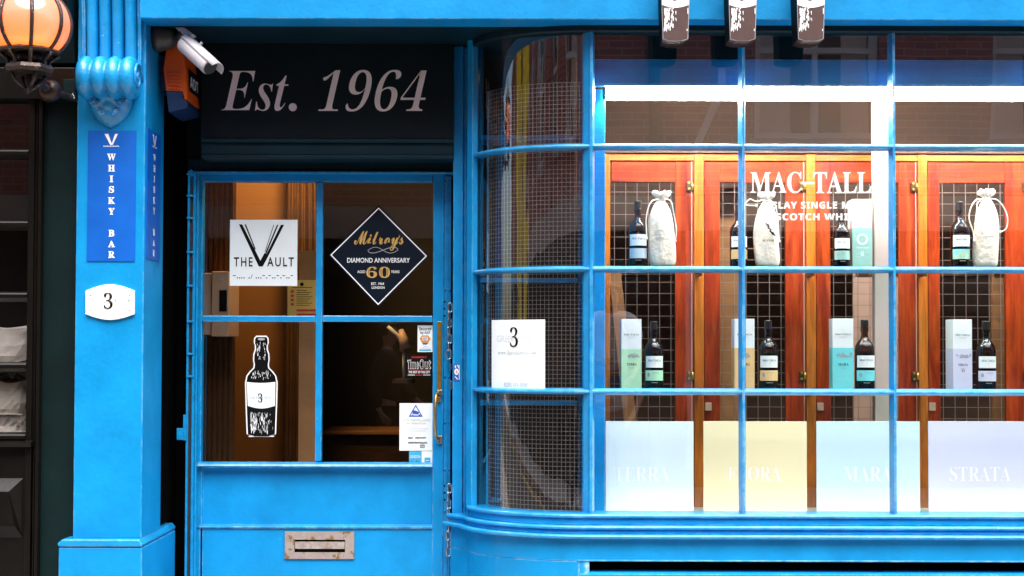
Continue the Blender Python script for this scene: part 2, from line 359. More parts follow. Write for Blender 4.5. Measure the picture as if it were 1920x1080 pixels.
# ------------------------------------------------------------------ setting: ground, road, pavements
def structure(name, mb, mt, **k): return tag(mb.build(name, M[mt], **k), kind='structure')
structure('ground', MB().box(-120, 120, -120, 120, -.3, -.06), 'asphalt')
structure('road', MB().box(-40, 40, -7.0, -2.0, -.05, 0), 'asphalt')
structure('pavement_near', MB().box(-40, 40, -1.85, .70, -.05, .12), 'paving'); structure('pavement_far', MB().box(-40, 40, -9.4, -7.15, -.05, .12), 'paving')
structure('kerb_near', MB().box(-40, 40, -2.0, -1.854, -.05, .123), 'kerb_stone', bevel=.015); structure('kerb_far', MB().box(-40, 40, -7.146, -7.0, -.05, .123), 'kerb_stone', bevel=.015)
for k, y in enumerate((-2.22, -2.42, -6.6, -6.8)): structure('road_marking', MB().box(-40, 40, y - .035, y + .035, .002, .005), 'line_yellow')

# ------------------------------------------------------------------ houses across the street (seen in the glass)
def terrace():
    YF = -9.0; H = 7.2
    t = thing('brick_terrace', (0, YF, 0), 'red brick terrace across the street, mirrored in the upper window panes', 'building')
    xs = [(-17.1 + 2.45 * k, -17.1 + 2.45 * k + 1.3) for k in range(14) if k not in (7,)]
    xs = [(a, b) for a, b in xs]
    z0, z1 = 3.7, 5.6
    w = MB(); w.box(-24, 24, YF - .3, YF, 3.0, z0); w.box(-24, 24, YF - .3, YF, z1, H)
    e = [-24] + [q for p in xs for q in p] + [24]
    for a, b in zip(e[0::2], e[1::2]): w.box(a, b, YF - .3, YF, z0 + .001, z1 - .001)
    w.build('wall', M['brick_wall'], t)
    MB().box(-24, 24, YF - .3, YF + .05, .12, 3.0).build('shopfront', M['black_gloss'], t); MB().box(-24, 24, YF - .1, YF + .18, 2.75, 3.0 + .1).build('cornice', M['stone_pale'], t)
    for k in range(9):
        a = -21 + k * 4.9
        MB().box(a, a + 3.2, YF + .02, YF + .08, .7, 2.5).build('shop_window', M['black_gloss'], t)
    MB().box(-24, 24, YF - .35, YF + .12, H, H + .25).build('parapet', M['stone_pale'], t)
    for a, b in xs:
        f = MB()
        for q in ((a, a + .07), (b - .07, b), ((a + b) / 2 - .025, (a + b) / 2 + .025)): f.box(q[0], q[1], YF - .16, YF - .09, z0, z1)
        for q in ((z0, z0 + .08), (z1 - .08, z1), ((z0 + z1) / 2 - .03, (z0 + z1) / 2 + .03)): f.box(a, b, YF - .155, YF - .085, q[0], q[1])
        wnd = f.build('window', M['window_white'], t)
        MB().box(a, b, YF - .14, YF - .135, z0, z1).build('pane', M['door_glass'], wnd)
        MB().box(a + .08, a + .4, YF - .2, YF - .17, z0, z1).build('window_curtain', M['curtain_white'], wnd); MB().box(b - .36, b - .08, YF - .2, YF - .17, z0, z1).build('window_curtain', M['curtain_white'], wnd)
        MB().box(a - .05, b + .05, YF - .02, YF + .08, z0 - .1, z0 - .002).build('sill', M['stone_pale'], wnd)
    MB().box(-23.9, 23.9, YF - 1.2, YF - .9, 3.0, H).build('room_wall', M['room_dark'], t)
    for x in (1.45, -4.6, 9):
        MB().tube([(x, YF + .08, .2), (x, YF + .08, 6.9)], .065, 10).build('drainpipe', M['pipe_black'], t)
    MB().tube([(2.15, YF + .06, 6.8), (2.15, YF + .06, 4.2), (1.85, YF + .06, 3.5), (1.8, YF + .06, .3)], .045, 10).build('drainpipe', M['window_white'], t)
terrace()
# hanging banner down the street, caught by the curved pane
bt = thing('yellow_banner', (-5.85, -3.75, .0), 'tall yellow double banner on a street post, mirrored as streaks in the curved pane', 'banner')
bu = Vector((-.566, .824, 0)); bc = Vector((-5.85, -3.75, 0)); bn_ = Vector((.824, .566, 0))
MB().tube([bc, bc + Vector((0, 0, 4.9))], .05, 10).build('post', M['pipe_black'], bt)
for s_ in (-1, 1):
    p_, q_ = bc + bu * s_ * .14, bc + bu * s_ * .74
    MB().add([p_ + Vector((0, 0, 1.6)), q_ + Vector((0, 0, 1.6)), q_ + Vector((0, 0, 4.5)), p_ + Vector((0, 0, 4.5))] + [v + bn_ * .02 for v in (p_ + Vector((0, 0, 1.6)), q_ + Vector((0, 0, 1.6)), q_ + Vector((0, 0, 4.5)), p_ + Vector((0, 0, 4.5)))], [(0, 1, 2, 3), (7, 6, 5, 4), (0, 4, 5, 1), (1, 5, 6, 2), (2, 6, 7, 3), (3, 7, 4, 0)]).build('flag', M['banner_yellow'], bt)
    MB().tube([bc + Vector((0, 0, 4.55)), q_ + Vector((0, 0, 4.55))], .02, 8).build('arm', M['pipe_black'], bt)

# ------------------------------------------------------------------ shop shell (rooms behind the front)
XL, XR, YB = -1.78, 3.6, 3.4
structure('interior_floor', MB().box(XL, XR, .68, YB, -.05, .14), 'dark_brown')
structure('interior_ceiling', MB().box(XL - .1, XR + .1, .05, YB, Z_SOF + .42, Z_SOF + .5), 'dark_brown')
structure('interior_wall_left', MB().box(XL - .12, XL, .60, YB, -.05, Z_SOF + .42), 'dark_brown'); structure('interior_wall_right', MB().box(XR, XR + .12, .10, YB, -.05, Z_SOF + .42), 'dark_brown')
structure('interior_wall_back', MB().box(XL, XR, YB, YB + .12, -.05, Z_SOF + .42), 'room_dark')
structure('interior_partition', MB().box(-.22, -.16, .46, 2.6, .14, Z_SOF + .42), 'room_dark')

# ------------------------------------------------------------------ fascia and wall above
fa = thing('fascia', (1.2, D_FAS, Z_SOF), 'long sky blue fascia board running above the door and window', 'fascia')
fx0 = PX(262, D_FAS, 20)
MB().box(fx0, 3.9, D_FAS, .02, Z_SOF, Z_SOF + .75).build('board', M['blue'], fa, bevel=.004)
MB().box(fx0 + .01, 3.9, .023, .70, Z_SOF + .004, Z_SOF + .09).build('soffit', M['navy_shade_paint'], fa)  # soffit coloured dark for the shade beneath the fascia
MB().sweep([(fx0, 0, 0, -1), (3.9, 0, 0, -1)], [(0, Z_SOF + .753), (.22, Z_SOF + .753), (.26, Z_SOF + .83), (.34, Z_SOF + .87), (.34, Z_SOF + .93), (0, Z_SOF + .96)]).build('cornice', M['blue'], fa)
sb = thing('shop_building', (1.0, .2, Z_SOF + .96), 'brick upper storey above the blue shopfront', 'building')
MB().box(-24, 24, .05, .35, Z_SOF + .963, 7.0).build('wall', M['brick_wall'], sb); MB().box(-24, 24, .355, 9, 6.7, 6.95).build('roof', M['pipe_black'], sb); MB().box(-24, -3.66, .05, .35, .12, Z_SOF + .962).build('ground_floor_wall', M['brick_wall'], sb); MB().box(3.92, 24, .05, .35, .12, Z_SOF + .962).build('ground_floor_wall', M['brick_wall'], sb); MB().box(3.36, 3.915, -.03, .35, .12, Z_SOF - .002).build('end_pier', M['blue'], sb); MB().box(-24, 24, -.03, .5, 7.003, 7.2).build('parapet', M['stone_pale'], sb)

# ------------------------------------------------------------------ pilaster with scroll console
px0, px1 = PX(141, D_PIL), PX(269.5, D_PIL)
Zpl = PZ(1012, D_PLI, 200)
pi = thing('pilaster', ((px0 + px1) / 2, 0, .12), 'sky blue pilaster with a carved scroll console left of the door', 'pilaster')
rb = [(px0, D_PIL), (px1, D_PIL)] + [(px1 - .06 + .06 * math.cos(R(a)), .27 + .06 * math.sin(R(a))) for a in range(0, 91, 15)] + [(px0, .33)]
MB().prism(rb, lambda u, v, h: (u, v, h), Zpl, Z_SOF + .7).build('shaft', M['blue'], pi, bevel=.006)
MB().box(px0 - .045, px1 + .012, D_PLI, .50, .12, Zpl - .03).build('plinth', M['blue'], pi, bevel=.006)
MB().prism([(px0 - .045, 0), (px0 - .05, .012), (px0 - .03, .03), (px1, .03), (px1 + .014, .012), (px1 + .012, 0)], lambda u, v, h: (u, h, Zpl - .028 + v), D_PLI - .006, .50).build('base_moulding', M['blue_worn'], pi, bevel=.006)
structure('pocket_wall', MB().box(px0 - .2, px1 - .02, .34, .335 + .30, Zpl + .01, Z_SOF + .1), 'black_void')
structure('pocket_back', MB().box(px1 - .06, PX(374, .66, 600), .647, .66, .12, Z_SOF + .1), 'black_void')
# console: reeds, scroll drum, leaf drop
cz = PZ(147, D_PIL - .06, 200); cy = D_PIL - .07
ca, cb = PX(147, D_PIL - .09, 147), PX(255, D_PIL - .09, 147)
def lobes(x, n=4):
    u = (x - ca) / (cb - ca); k = u * n; return .066 + .020 * abs(math.sin(math.pi * k)) ** .7
con = MB().lathe([(.045, ca)] + [(lobes(ca + (cb - ca) * i / 60), ca + (cb - ca) * i / 60) for i in range(0, 61)] + [(.045, cb)], (0, cy, cz), 40, 'x')
scroll = con.build('scroll', M['blue_worn'], pi, smooth=True)
sp = MB().tube([(cb + .002, cy + (.07 - .007 * k / 3) * math.cos(k * .5) * (1 - k / 34), cz + (.07 - .007 * k / 3) * math.sin(k * .5) * (1 - k / 34)) for k in range(30)], .006, 8)
sp.build('volute', M['blue_worn'], scroll, smooth=True)
zt = Z_SOF + .55
for k in range(4):
    a, b = ca + .012 + (cb - ca - .024) * k / 4, ca + .012 + (cb - ca - .024) * (k + 1) / 4; mx = (a + b) / 2; r = (b - a) / 2 * .93
    pts = [(mx, D_PIL - .022 - .10 * (i / 12) ** 1.8, cz + .05 + (zt - cz - .05) * i / 12) for i in range(13)]
    m = MB(); vs = []
    for p in pts:
        for j in range(9):
            g = R(180 * j / 8); vs.append((p[0] - r * math.cos(g), p[1] - .034 * math.sin(g), p[2]))
    m.add(vs, [(i * 9 + j, i * 9 + j + 1, (i + 1) * 9 + j + 1, (i + 1) * 9 + j) for i in range(12) for j in range(8)])
    m.build('reed', M['blue_worn'], pi, smooth=True)
pr = [(ca + .004, D_PIL - .003)] + [(ca + .004, 0)]
m = MB()
for s in (ca + .002, cb - .004):
    pts = [(s, D_PIL - .01 - .10 * (i / 12) ** 1.8, cz + .05 + (zt - cz - .05) * i / 12) for i in range(13)]
    vs = []
    for p in pts: vs += [(p[0] - .005, p[1] - .02, p[2]), (p[0] + .008, p[1] - .02, p[2]), (p[0] + .008, D_PIL - .001, p[2]), (p[0] - .005, D_PIL - .001, p[2])]
    m.add(vs, [(i * 4 + j, i * 4 + (j + 1) % 4, i * 4 + 4 + (j + 1) % 4, i * 4 + 4 + j) for i in range(12) for j in range(4)])
m.build('console_cheek', M['blue_worn'], pi)
lx = PX(205, D_PIL - .03, 200); lz0, lz1 = PZ(238, D_PIL - .03, 205), PZ(178, D_PIL - .03, 205)
m = MB(); NU, NV = 25, 16; vs = []
for j in range(NV + 1):
    v = j / NV; hw = .088 * math.sqrt(v * (2 - v)) ** 1.25
    for i in range(NU):
        u = -1 + 2 * i / (NU - 1)
        dep = .062 * v ** .7 * math.sqrt(max(0, 1 - u * u * .96)) + .010 * abs(math.sin(u * 9 * (1.1 - .4 * v))) * v * (1 - abs(u)) + .004 * math.sin(v * 22 + abs(u) * 8)* v
        vs.append((lx + u * max(hw, .002), D_PIL + .002 - max(dep, 0) - .012 * (1 - abs(u)), lz0 + (lz1 - lz0) * v))
m.add(vs, [(j * NU + i, j * NU + i + 1, (j + 1) * NU + i + 1, (j + 1) * NU + i) for j in range(NV) for i in range(NU - 1)])
leaf = m.build('leaf_drop', M['blue_worn'], pi, smooth=True)
for s in (-1, 1):
    for q, (ox, oz, rr) in enumerate(((.052, .70, .018), (.028, .42, .014), (.066, .88, .012))):
        c = (lx + s * ox, D_PIL - .058 + .01 * q, lz0 + (lz1 - lz0) * oz)
        MB().tube([(c[0] + s * rr * (1 - t / 26) * math.cos(t * .42), c[1] - .004 * t / 10, c[2] + rr * (1 - t / 26) * math.sin(t * .42)) for t in range(22)], [.006 * (1 - t / 30) for t in range(22)], 6).build('curl', M['blue_worn'], leaf, smooth=True)

# signs on the pilaster
def vlogo(parent, face, cx, y0, y1, w, matn, k=0):
    h = y1 - y0
    marks(parent, M[matn], [[(cx - w, y0), (cx - w * .45, y0), (cx + w * .04, y1 - h * .12), (cx + .12 * w, y1), (cx - w * .18, y1)],
                            [(cx + w * .95, y0), (cx + w * .52, y0), (cx - w * .02, y1 - h * .02), (cx + w * .16, y1)]], face, k, 'logo')
def whisky(parent, face, mt):
    vlogo(parent, face, 209, 251, 272, 13, 'white_print', 0)
    marks(parent, M['white_print'], [rect(194 + 3 * i, 273 + (i % 2) * .6, 196.2 + 3 * i, 275) for i in range(10)], face, 0, 'print_mark')
    for ch, y0, w in (('W', 288, 16), ('H', 309, 13), ('I', 329, 7), ('S', 349, 10), ('K', 370, 13), ('Y', 390, 12), ('B', 431, 11), ('A', 451, 13), ('R', 471, 12)):
        letter(parent, M['white_print'], ch, 209 - w / 2, y0, 209 + w / 2, y0 + 12.5, face, 'serif', 0, offset=.02)
ff = flatface(D_PIL - .004)
s1 = thing('whisky_bar_sign', tuple(P(209, 490, D_PIL - .004)), 'tall blue WHISKY BAR sign on the front of the pilaster', 'sign', 'whisky bar signs')
MB().bpx(164, 245, 254, 490, D_PIL - .004, D_PIL - .0005).build('panel', M['sign_blue'], s1); whisky(s1, ff, M)
sy0, sy1 = -.005, .214
def side_face(x, y, k=0):
    u = (x - 164) / 90; yy = sy0 + (sy1 - sy0) * u
    q = P(269, 238 + (y - 245) * 1.0, D_PIL)
    return Vector((px1 + .004 + .0012 * (k + 1), yy, q.z))
s2 = thing('whisky_bar_sign', (px1, .1, side_face(209, 490).z), 'narrow blue WHISKY BAR sign on the pilaster side facing the door', 'sign', 'whisky bar signs')
MB().box(px1 + .0005, px1 + .004, sy0, sy1, side_face(164, 490).z, side_face(164, 245).z).build('panel', M['sign_blue'], s2); whisky(s2, side_face, M)
# number plaque
pq = thing('number_plaque', tuple(P(206, 600, D_PIL)), 'ivory number 3 plaque with bowed edges on the blue pilaster', 'plaque')
top = [(160 + 92 * i / 12, 545 - 12 * math.sin(math.pi * i / 12)) for i in range(13)]; bot = [(252 - 92 * i / 12, 589 + 11 * math.sin(math.pi * i / 12)) for i in range(13)]
MB().prism(top + bot, lambda u, v, h: tuple(P(u, v, D_PIL - .012) + Vector((0, h, 0))), 0, .011).build('plate', M['ivory'], pq, bevel=.0015)
fp = flatface(D_PIL - .012)
letter(pq, M['black_print'], '3', 194.5, 549, 211, 579, fp, 'serif', 1, name='numeral', offset=-.012)
letter(pq, M['faint_print'], 'GREEK   STREET', 168, 561, 244, 570, fp, 'serif', 0, offset=-.02)
for x, y in ((170, 552), (243, 552), (170, 581), (243, 581)): MB().lathe([(0, -.002), (.004, -.0015), (.0045, 0)], tuple(P(x, y, D_PIL - .0125)), 10, 'y').build('screw', M['ivory'], pq, smooth=True)

# ------------------------------------------------------------------ bow window
XC = PX(1106, 0); XLf = PX(890, .30); WR = 3.35
TA = R(80); A_ = (XC - XLf) / math.sin(TA); B_ = .30 / (1 - math.cos(TA))
def arc(t): return (XC - A_ * math.sin(t), B_ * (1 - math.cos(t)))
def arcn(t):
    dx, dy = -A_ * math.cos(t), B_ * math.sin(t); L = math.hypot(dx, dy); return (-dy / L, dx / L) if False else ((-dy / L), (dx / L))
def pathpt(t):
    x, y = arc(t); dx, dy = -A_ * math.cos(t), B_ * math.sin(t); L = math.hypot(dx, dy)
    nx, ny = -dy / L, dx / L            # rotate tangent: points to the street
    if ny > 0: nx, ny = -nx, -ny
    return (x, y, nx, ny)
NA = 18
BOW = [pathpt(TA * (1 - i / NA)) for i in range(NA + 1)]         # left end -> corner
FLAT = [(x, 0, 0, -1) for x in np.linspace(XC, WR, 8)]
WHOLE = BOW + FLAT[1:]
def z0(y): return PZ(y, 0, 1400)
YR = [62, 275, 505, 735, 963]; ZR = [z0(y) for y in YR]
bw = thing('bow_window', (1.2, 0, .12), 'blue many-paned shop window with a bowed left corner', 'window')
h = .0135
for k in (1, 2, 3):
    z = ZR[k]
    MB().sweep(WHOLE, [(-.028, z + h), (-.020, z + h), (-.012, z + .0115), (-.006, z + .0085)] + [(.006 + .008 * math.sin(R(a)), z + .0075 * math.cos(R(a))) for a in range(0, 181, 30)] + [(-.006, z - .0085), (-.012, z - .0115), (-.020, z - h), (-.028, z - h)]).build('glazing_bar', M['blue_worn'], bw)
def mull(x, name='mullion', w=.0145):
    MB().prism([(x - w, .030), (x - w, .024), (x - .004, -.0135), (x + .004, -.0135), (x + w, .024), (x + w, .030)], lambda u, v, q: (u, v, q), ZR[4], ZR[0]).build(name, M['blue_worn'], bw)
XM = [PX(1108, 0, 500), PX(1393, 0, 500), PX(1676, 0, 500), PX(1960, 0, 500), PX(2243, 0, 500)]
for x in XM[1:]: mull(x)
MB().prism([(XM[0] - .036, .07), (XM[0] - .034, .018), (XM[0] - .012, -.004), (XM[0] - .004, -.0175), (XM[0] + .006, -.0175), (XM[0] + .016, .024), (XM[0] + .016, .07)], lambda u, v, q: (u, v, q), ZR[4], ZR[0] + .002).build('corner_post', M['blue_worn'], bw, bevel=.002)
lx, ly, lnx, lny = BOW[0]
MB().prism([(lx - .03, ly + .13), (lx - .034, ly - .004), (lx - .010, ly - .03), (lx + .012, ly - .022), (lx + .02, ly + .03), (lx + .02, ly + .13)], lambda u, v, q: (u, v, q), ZR[4] - .004, ZR[0] + .06).build('end_post', M['blue_worn'], bw, bevel=.003)
# head and sill mouldings
zh = ZR[0]
MB().sweep(WHOLE, [(-.06, zh), (.012, zh), (.018, zh + .006), (.02, Z_SOF + .002), (-.06, Z_SOF + .002)]).build('head_rail', M['navy_shade_paint'], bw)  # rail tone carries the shade cast by the fascia
def rnd(x, za, zb, n=7):
    c, r = (za + zb) / 2, (za - zb) / 2
    return [(x + r * math.sin(R(180 * i / n)), c + r * math.cos(R(180 * i / n))) for i in range(n + 1)]
def led(name, prof, mt='blue_worn', path=None):
    return MB().sweep(path or WHOLE, prof).build(name, M[mt], bw, bevel=.0025 if 'bead' not in name and name != 'sill' else 0, smooth=False)
EXT = [(BOW[0][0] - .075, BOW[0][1] + .10, BOW[0][2], BOW[0][3])] + WHOLE
zs = ZR[4]
led('sill', [(-.06, zs + .004)] + rnd(.024, zs, zs - .018) + [(-.06, zs - .018)])
led('sill_board', [(-.05, zs - .0185), (.020, zs - .0185), (.022, zs - .044), (-.05, zs - .044)], 'blue')
led('sill_bead', [(-.05, zs - .0445)] + rnd(.038, zs - .0445, zs - .062) + [(-.05, zs - .062)], path=EXT)
led('sill_board', [(-.05, zs - .0625), (.034, zs - .0625), (.036, zs - .078), (-.05, zs - .078)], 'blue', EXT)
led('sill_bead', [(-.05, zs - .0785)] + rnd(.054, zs - .0785, zs - .097) + [(-.05, zs - .097)], path=EXT)
xp = PX(1085, -.03, 1050); zr0 = PZ(1053, -.03, 1400); zr1 = PZ(1074, -.03, 1400)
LEFTP = EXT[:-len(FLAT[1:])] + [(xp, 0, 0, -1)]
led('apron_rail', [(-.05, zs - .0975), (.028, zs - .0975), (.030, zr0), (-.05, zr0)], 'blue', EXT)
led('apron', [(-.05, zr0 - .0005), (.0295, zr0 - .0005), (.030, .12), (-.05, .12)], 'blue', LEFTP)
MB().box(xp + .003, WR, .05, .07, zr1 - .05, zr0 + .05).build('vent_recess', M['black_void'], bw)
MB().prism([(-.034, zr1 - .006), (-.02, zr1), (.05, zr1 + .0), (.05, .12), (-.034, .12)], lambda u, v, q: (q, u, v), xp + .003, WR).build('apron_panel', M['blue'], bw, bevel=.003)
MB().box(xp - .004, WR, -.034, -.026, zr0 - .0005, zr0 + .006).build('apron_bead', M['blue_worn'], bw, bevel=.002)
# panes: bowed column, then flat columns
cols = [None, (XM[0] + .004, XM[1] - .002), (XM[1] + .002, XM[2] - .002), (XM[2] + .002, XM[3] - .002), (XM[3] + .002, XM[4] - .002)]
PANE = {}
for ci, cc in enumerate(cols):
    for ri in range(4):
        zt_, zb_ = ZR[ri] - .002, ZR[ri + 1] + .002
        m = MB()
        if cc is None:
            vs = []
            for x, y, nx, ny in BOW: vs += [(x - nx * .012, y - ny * .012, zb_), (x - nx * .012, y - ny * .012, zt_)]
            m.add(vs, [(2 * i, 2 * i + 2, 2 * i + 3, 2 * i + 1) for i in range(NA)])
            o = m.build('pane', M['bow_glass'], bw, smooth=True)
        else:
            dy0 = dy1 = .014 + .0012 * ((ci * 3 + ri * 5) % 4 - 1.5)
            if (ci, ri) == (1, 2): dy0, dy1 = .0210, .0075
            m.flat([(cc[0], dy0, zb_), (cc[1], dy0, zb_), (cc[1], dy1, zt_), (cc[0], dy1, zt_)])
            o = m.build('pane', M['glass'], bw)
        PANE[ci, ri] = o
fg = flatface(.010)
pn = PANE[2, 1]
letter(pn, M['white_vinyl'], 'MAC', 1407, 322, 1503, 362, fg, 'serif', 0, offset=.0)
marks(pn, M['white_vinyl'], [rect(1505, 341, 1527, 345)], fg, 0, 'hyphen')
letter(pn, M['white_vinyl'], 'TALLA', 1525, 322, 1662, 362, fg, 'serif', 0, offset=.0)
letter(pn, M['white_vinyl'], 'ISLAY SINGLE MALT', 1440, 378, 1630, 391, fg, 'bold', 0, offset=.012, spacing=1.12)
letter(pn, M['white_vinyl'], 'SCOTCH WHISKY', 1455, 400, 1630, 413, fg, 'bold', 0, offset=.012, spacing=1.12)
# jamb between bow and doorway, stepping back to the door
jb = thing('window_jamb', (PX(862, .42), .42, .12), 'fluted blue jamb between the bowed pane and the doorway', 'jamb')
zj1 = Z_SOF + .003
for name, a, b, d0 in (('jamb_board', 849, 868, .40), ('jamb_flute', 868.6, 875, .415), ('jamb_bead', 875.6, 881, .385)):
    MB().box(PX(a, d0), PX(b, d0), d0, .66, .12, zj1 + .0).build(name, M['blue'], jb, bevel=.005)
MB().box(PX(881.4, .375), PX(900, .375), .375, .5, .12, zj1).build('jamb_post', M['blue'], jb, bevel=.004)
js = thing('jamb_sticker', tuple(P(856, 716, .40)), 'small worn blue and white sticker on the doorway jamb', 'sticker')
MB().bpx(850.5, 682, 862, 715, .3985, .3998).build('backing', M['blue_print'], js); fj = flatface(.3985)
marks(js, M['white_print'], [poly_ring(856, 697, 4.2, 12, 6), rect(853, 685, 855, 690), line(858, 684, 860, 690, 1.4), line(853, 706, 858, 711, 1.6), rect(860.5, 684, 861.6, 712)], fj, 0)
marks(js, M['beige_box'], [poly_ring(856, 697, 2, 10, 3)], fj, 1)
# wire guard behind the bow
m = MB(); zb_, zt_ = ZR[4] + .004, z0(150)
def offp(o): return [(x - nx * o, y - ny * o) for x, y, nx, ny in BOW]
gp = offp(.05); L = [0]
for i in range(NA): L.append(L[-1] + math.dist(gp[i], gp[i + 1]))
def at_len(s):
    for i in range(NA):
        if L[i + 1] >= s or i == NA - 1:
            f = (s - L[i]) / (L[i + 1] - L[i]); return (gp[i][0] + f * (gp[i + 1][0] - gp[i][0]), gp[i][1] + f * (gp[i + 1][1] - gp[i][1]))
SP = .0178; s_ = .03; r_ = .00095
while s_ < L[-1] - .02:
    x, y = at_len(s_); m.box(x - r_, x + r_, y - r_, y + r_, zb_, zt_); s_ += SP
seq = [at_len(.03 + (L[-1] - .05) * i / 14) for i in range(15)]
z = zb_
while z < zt_:
    vs = []
    for x, y in seq: vs += [(x, y + .0022 - r_, z - r_), (x, y + .0022 + r_, z - r_), (x, y + .0022 + r_, z + r_), (x, y + .0022 - r_, z + r_)]
    m.add(vs, [(4 * i + j, 4 * i + (j + 1) % 4, 4 * i + 4 + (j + 1) % 4, 4 * i + 4 + j) for i in range(14) for j in range(4)])
    z += SP
wg = thing('wire_guard', (XC - .2, .2, ZR[4]), 'fine square wire mesh guard behind the curved window pane', 'guard')
tag(m.build('wire_mesh', M['mesh_wire'], wg), kind='stuff')
e = MB()
for s in (.022, L[-1] - .014):
    x, y = at_len(s); e.box(x - .004, x + .004, y - .002, y + .006, zb_ - .004, zt_ + .004)
e.build('edge_bar', M['blue_metal'], wg)
MB().box(XC - .025, XC + .0, .085, .6, zs - .02, Z_SOF + .3).build('inner_post', M['blue'], bw)
# dim lining, and blue boards imitating reflected bands behind the bow
structure('bow_lining', MB().box(-.15, XC - .03, .62, .64, .14, Z_SOF + .4), 'dark_brown')
for y in (256, 522, 752):
    zz = PZ(y, .45, 1000); structure('bow_reflection_band', MB().box(-.14, XC - .03, .42, .60, zz - .018, zz), 'blue')  # boards added to draw the blue bands of reflection
structure('bow_floor', MB().box(-.14, XC - .03, .06 + .25, .60, zs - .06, zs - .03), 'dark_brown')
# paper notice fixed inside the curved pane
TAB = [(960 + 0, 0)]
def bowface(off):
    tb = []
    for i in range(81):
        x, y, nx, ny = pathpt(TA * (1 - i / 80)); q = Vector((x - nx * off, y - ny * off, CAM_Z))
        rel = ROT.transposed() @ (q - Vector((0, CAM_Y, CAM_Z))); tb.append((960 + FPX * rel.x / -rel.z, q.y))
    xs = [a for a, b in tb]; ys = [b for a, b in tb]
    return lambda x, y, k=0: P(x, y, float(np.interp(x, xs, ys)) - .0014 * (k + 1) + .0014)
pb = thing('window_notice', tuple(P(972, 732, .10)), 'white Greek Street notice with a black 3 on the curved pane', 'notice')
bf = bowface(.0085)
m = MB(); vs = []
for i in range(15):
    x = 922 + 100 * i / 14; vs += [bf(x, 731.5, -1), bf(x, 600 - i / 14, -1)]
m.add(vs, [(2 * i, 2 * i + 2, 2 * i + 3, 2 * i + 1) for i in range(14)]); sh = m.build('sheet', M['paper'], pb)
sol = sh.modifiers.new('thickness', 'SOLIDIFY'); sol.thickness = .0008
letter(pb, M['faint_print'], 'GREEK  STREET', 932, 629, 1005, 641, bf, 'sans', 0, offset=-.004)
letter(pb, M['black_print'], '3', 956, 613.5, 971, 650.5, bf, 'serif', 1, name='numeral', offset=-.012)
letter(pb, M['grey_print'], 'www.3greekstreet.com', 934, 657, 1005, 667, bf, 'serif', 0, offset=-.012)
letter(pb, M['grey_print'], '0203 414 0368', 945, 717, 989, 725, bf, 'serif', 0, offset=-.012)

# ------------------------------------------------------------------ doorway head, transom sign, frame
dh = thing('doorway_frame', (PX(600, .55), .55, .14), 'dark blue doorway frame with a black EST. 1964 transom panel', 'doorway')
dt = .545; tp = .36
MB().box(PX(377, tp, 160), PX(850, tp, 160), tp, tp + .03, PZ(259, tp, 600), Z_SOF + .003).build('transom_panel', M['navy_panel'], dh)
ft = flatface(tp)
pk = M['pink_white']
letter(dh, pk, 'Est', 415, 133, 541, 208, ft, 'italic', 0, offset=-.008)
marks(dh, pk, [poly_ring(549, 201, 7.6, 20)], ft, 0, 'full_stop')
letter(dh, pk, '1964', 597, 131, 800, 209, ft, 'serif', 0, offset=-.014, shear=.27)
for nm, ya, yb, dd in (('transom_bead', 260, 267, tp - .022), ('transom_rail', 268, 290, tp - .006), ('transom_bead', 290.5, 297, tp - .018)):
    MB().box(PX(377, dd, 280), PX(849.5, dd, 280), dd, tp + .05, PZ(yb, dd, 600), PZ(ya, dd, 600)).build(nm, M['navy_shade_paint'], dh, bevel=.002)  # shade of the recess put into the navy of these rails
MB().box(PX(377, tp, 290), PX(849, dt, 280), tp + .051, dt + .011, PZ(296, tp, 600), PZ(285, tp, 600)).build('transom_soffit', M['navy_shade_paint'], dh)
MB().box(PX(350, dt, 160), PX(849, dt, 160), dt + .012, dt + .04, PZ(298.5, dt, 600), Z_SOF + .003).build('light_stop_board', M['navy_panel'], dh)  # added behind the transom to block light leaking from the hall lamp
for nm, ya, yb, dd in (('head_rail', 299, 321, dt - .012), ('head_bead', 321.4, 325, dt - .03)):
    MB().box(PX(352, dd, 280), PX(849, dd, 280), dd, dt + .05, PZ(yb, dd, 600), PZ(ya, dd, 600)).build(nm, M['navy_shade_paint' if nm != 'head_bead' else 'blue'], dh, bevel=.002)  # head rail darkened by colour for recess shade; bead stays blue
MB().box(PX(351, dt - .03, 640), PX(366, dt - .03, 640), dt - .03 + .04, dt + .10, .14, PZ(325.5, dt, 600)).build('side_post', M['blue'], dh, bevel=.003)
MB().box(PX(838, .60, 640), PX(852, .60, 640), .60, .68, .14, PZ(325.5, dt, 600)).build('rebate', M['black_void'], dh)

# ------------------------------------------------------------------ door
dr = thing('shop_door', (PX(600, D_DOOR), D_DOOR, .15), 'blue half glazed shop door with four panes', 'door')
dd = D_DOOR
def dpart(name, x0, y0, x1, y1, a=0, b=.045, mt='blue', bevel=.003, par=None):
    return MB().bpx(x0, y0, x1, y1, dd + a, dd + b).build(name, M[mt], par or dr, bevel=bevel)
zdb = .15
def dvert(name, x0, x1, a=0): MB().box(PX(x0, dd + a, 640), PX(x1, dd + a, 640), dd + a, dd + .045, zdb, PZ(326, dd, 600)).build(name, M['blue'], dr, bevel=.004)
dvert('stile', 367, 378.5); dvert('stile', 811.5, 832)
dpart('top_rail', 379, 326, 811, 341, .001)
dpart('glazing_bar', 591.8, 341.5, 604, 865, -.004, .035, 'blue_worn')
dpart('glazing_bar', 379, 592, 591.4, 603.5, -.006, .034, 'blue_worn'); dpart('glazing_bar', 604.4, 592, 811, 603.5, -.006, .034, 'blue_worn')
zl = PZ(872, dd - .02, 600); xa, xb = PX(370, dd - .02, 870), PX(810.5, dd - .02, 870)
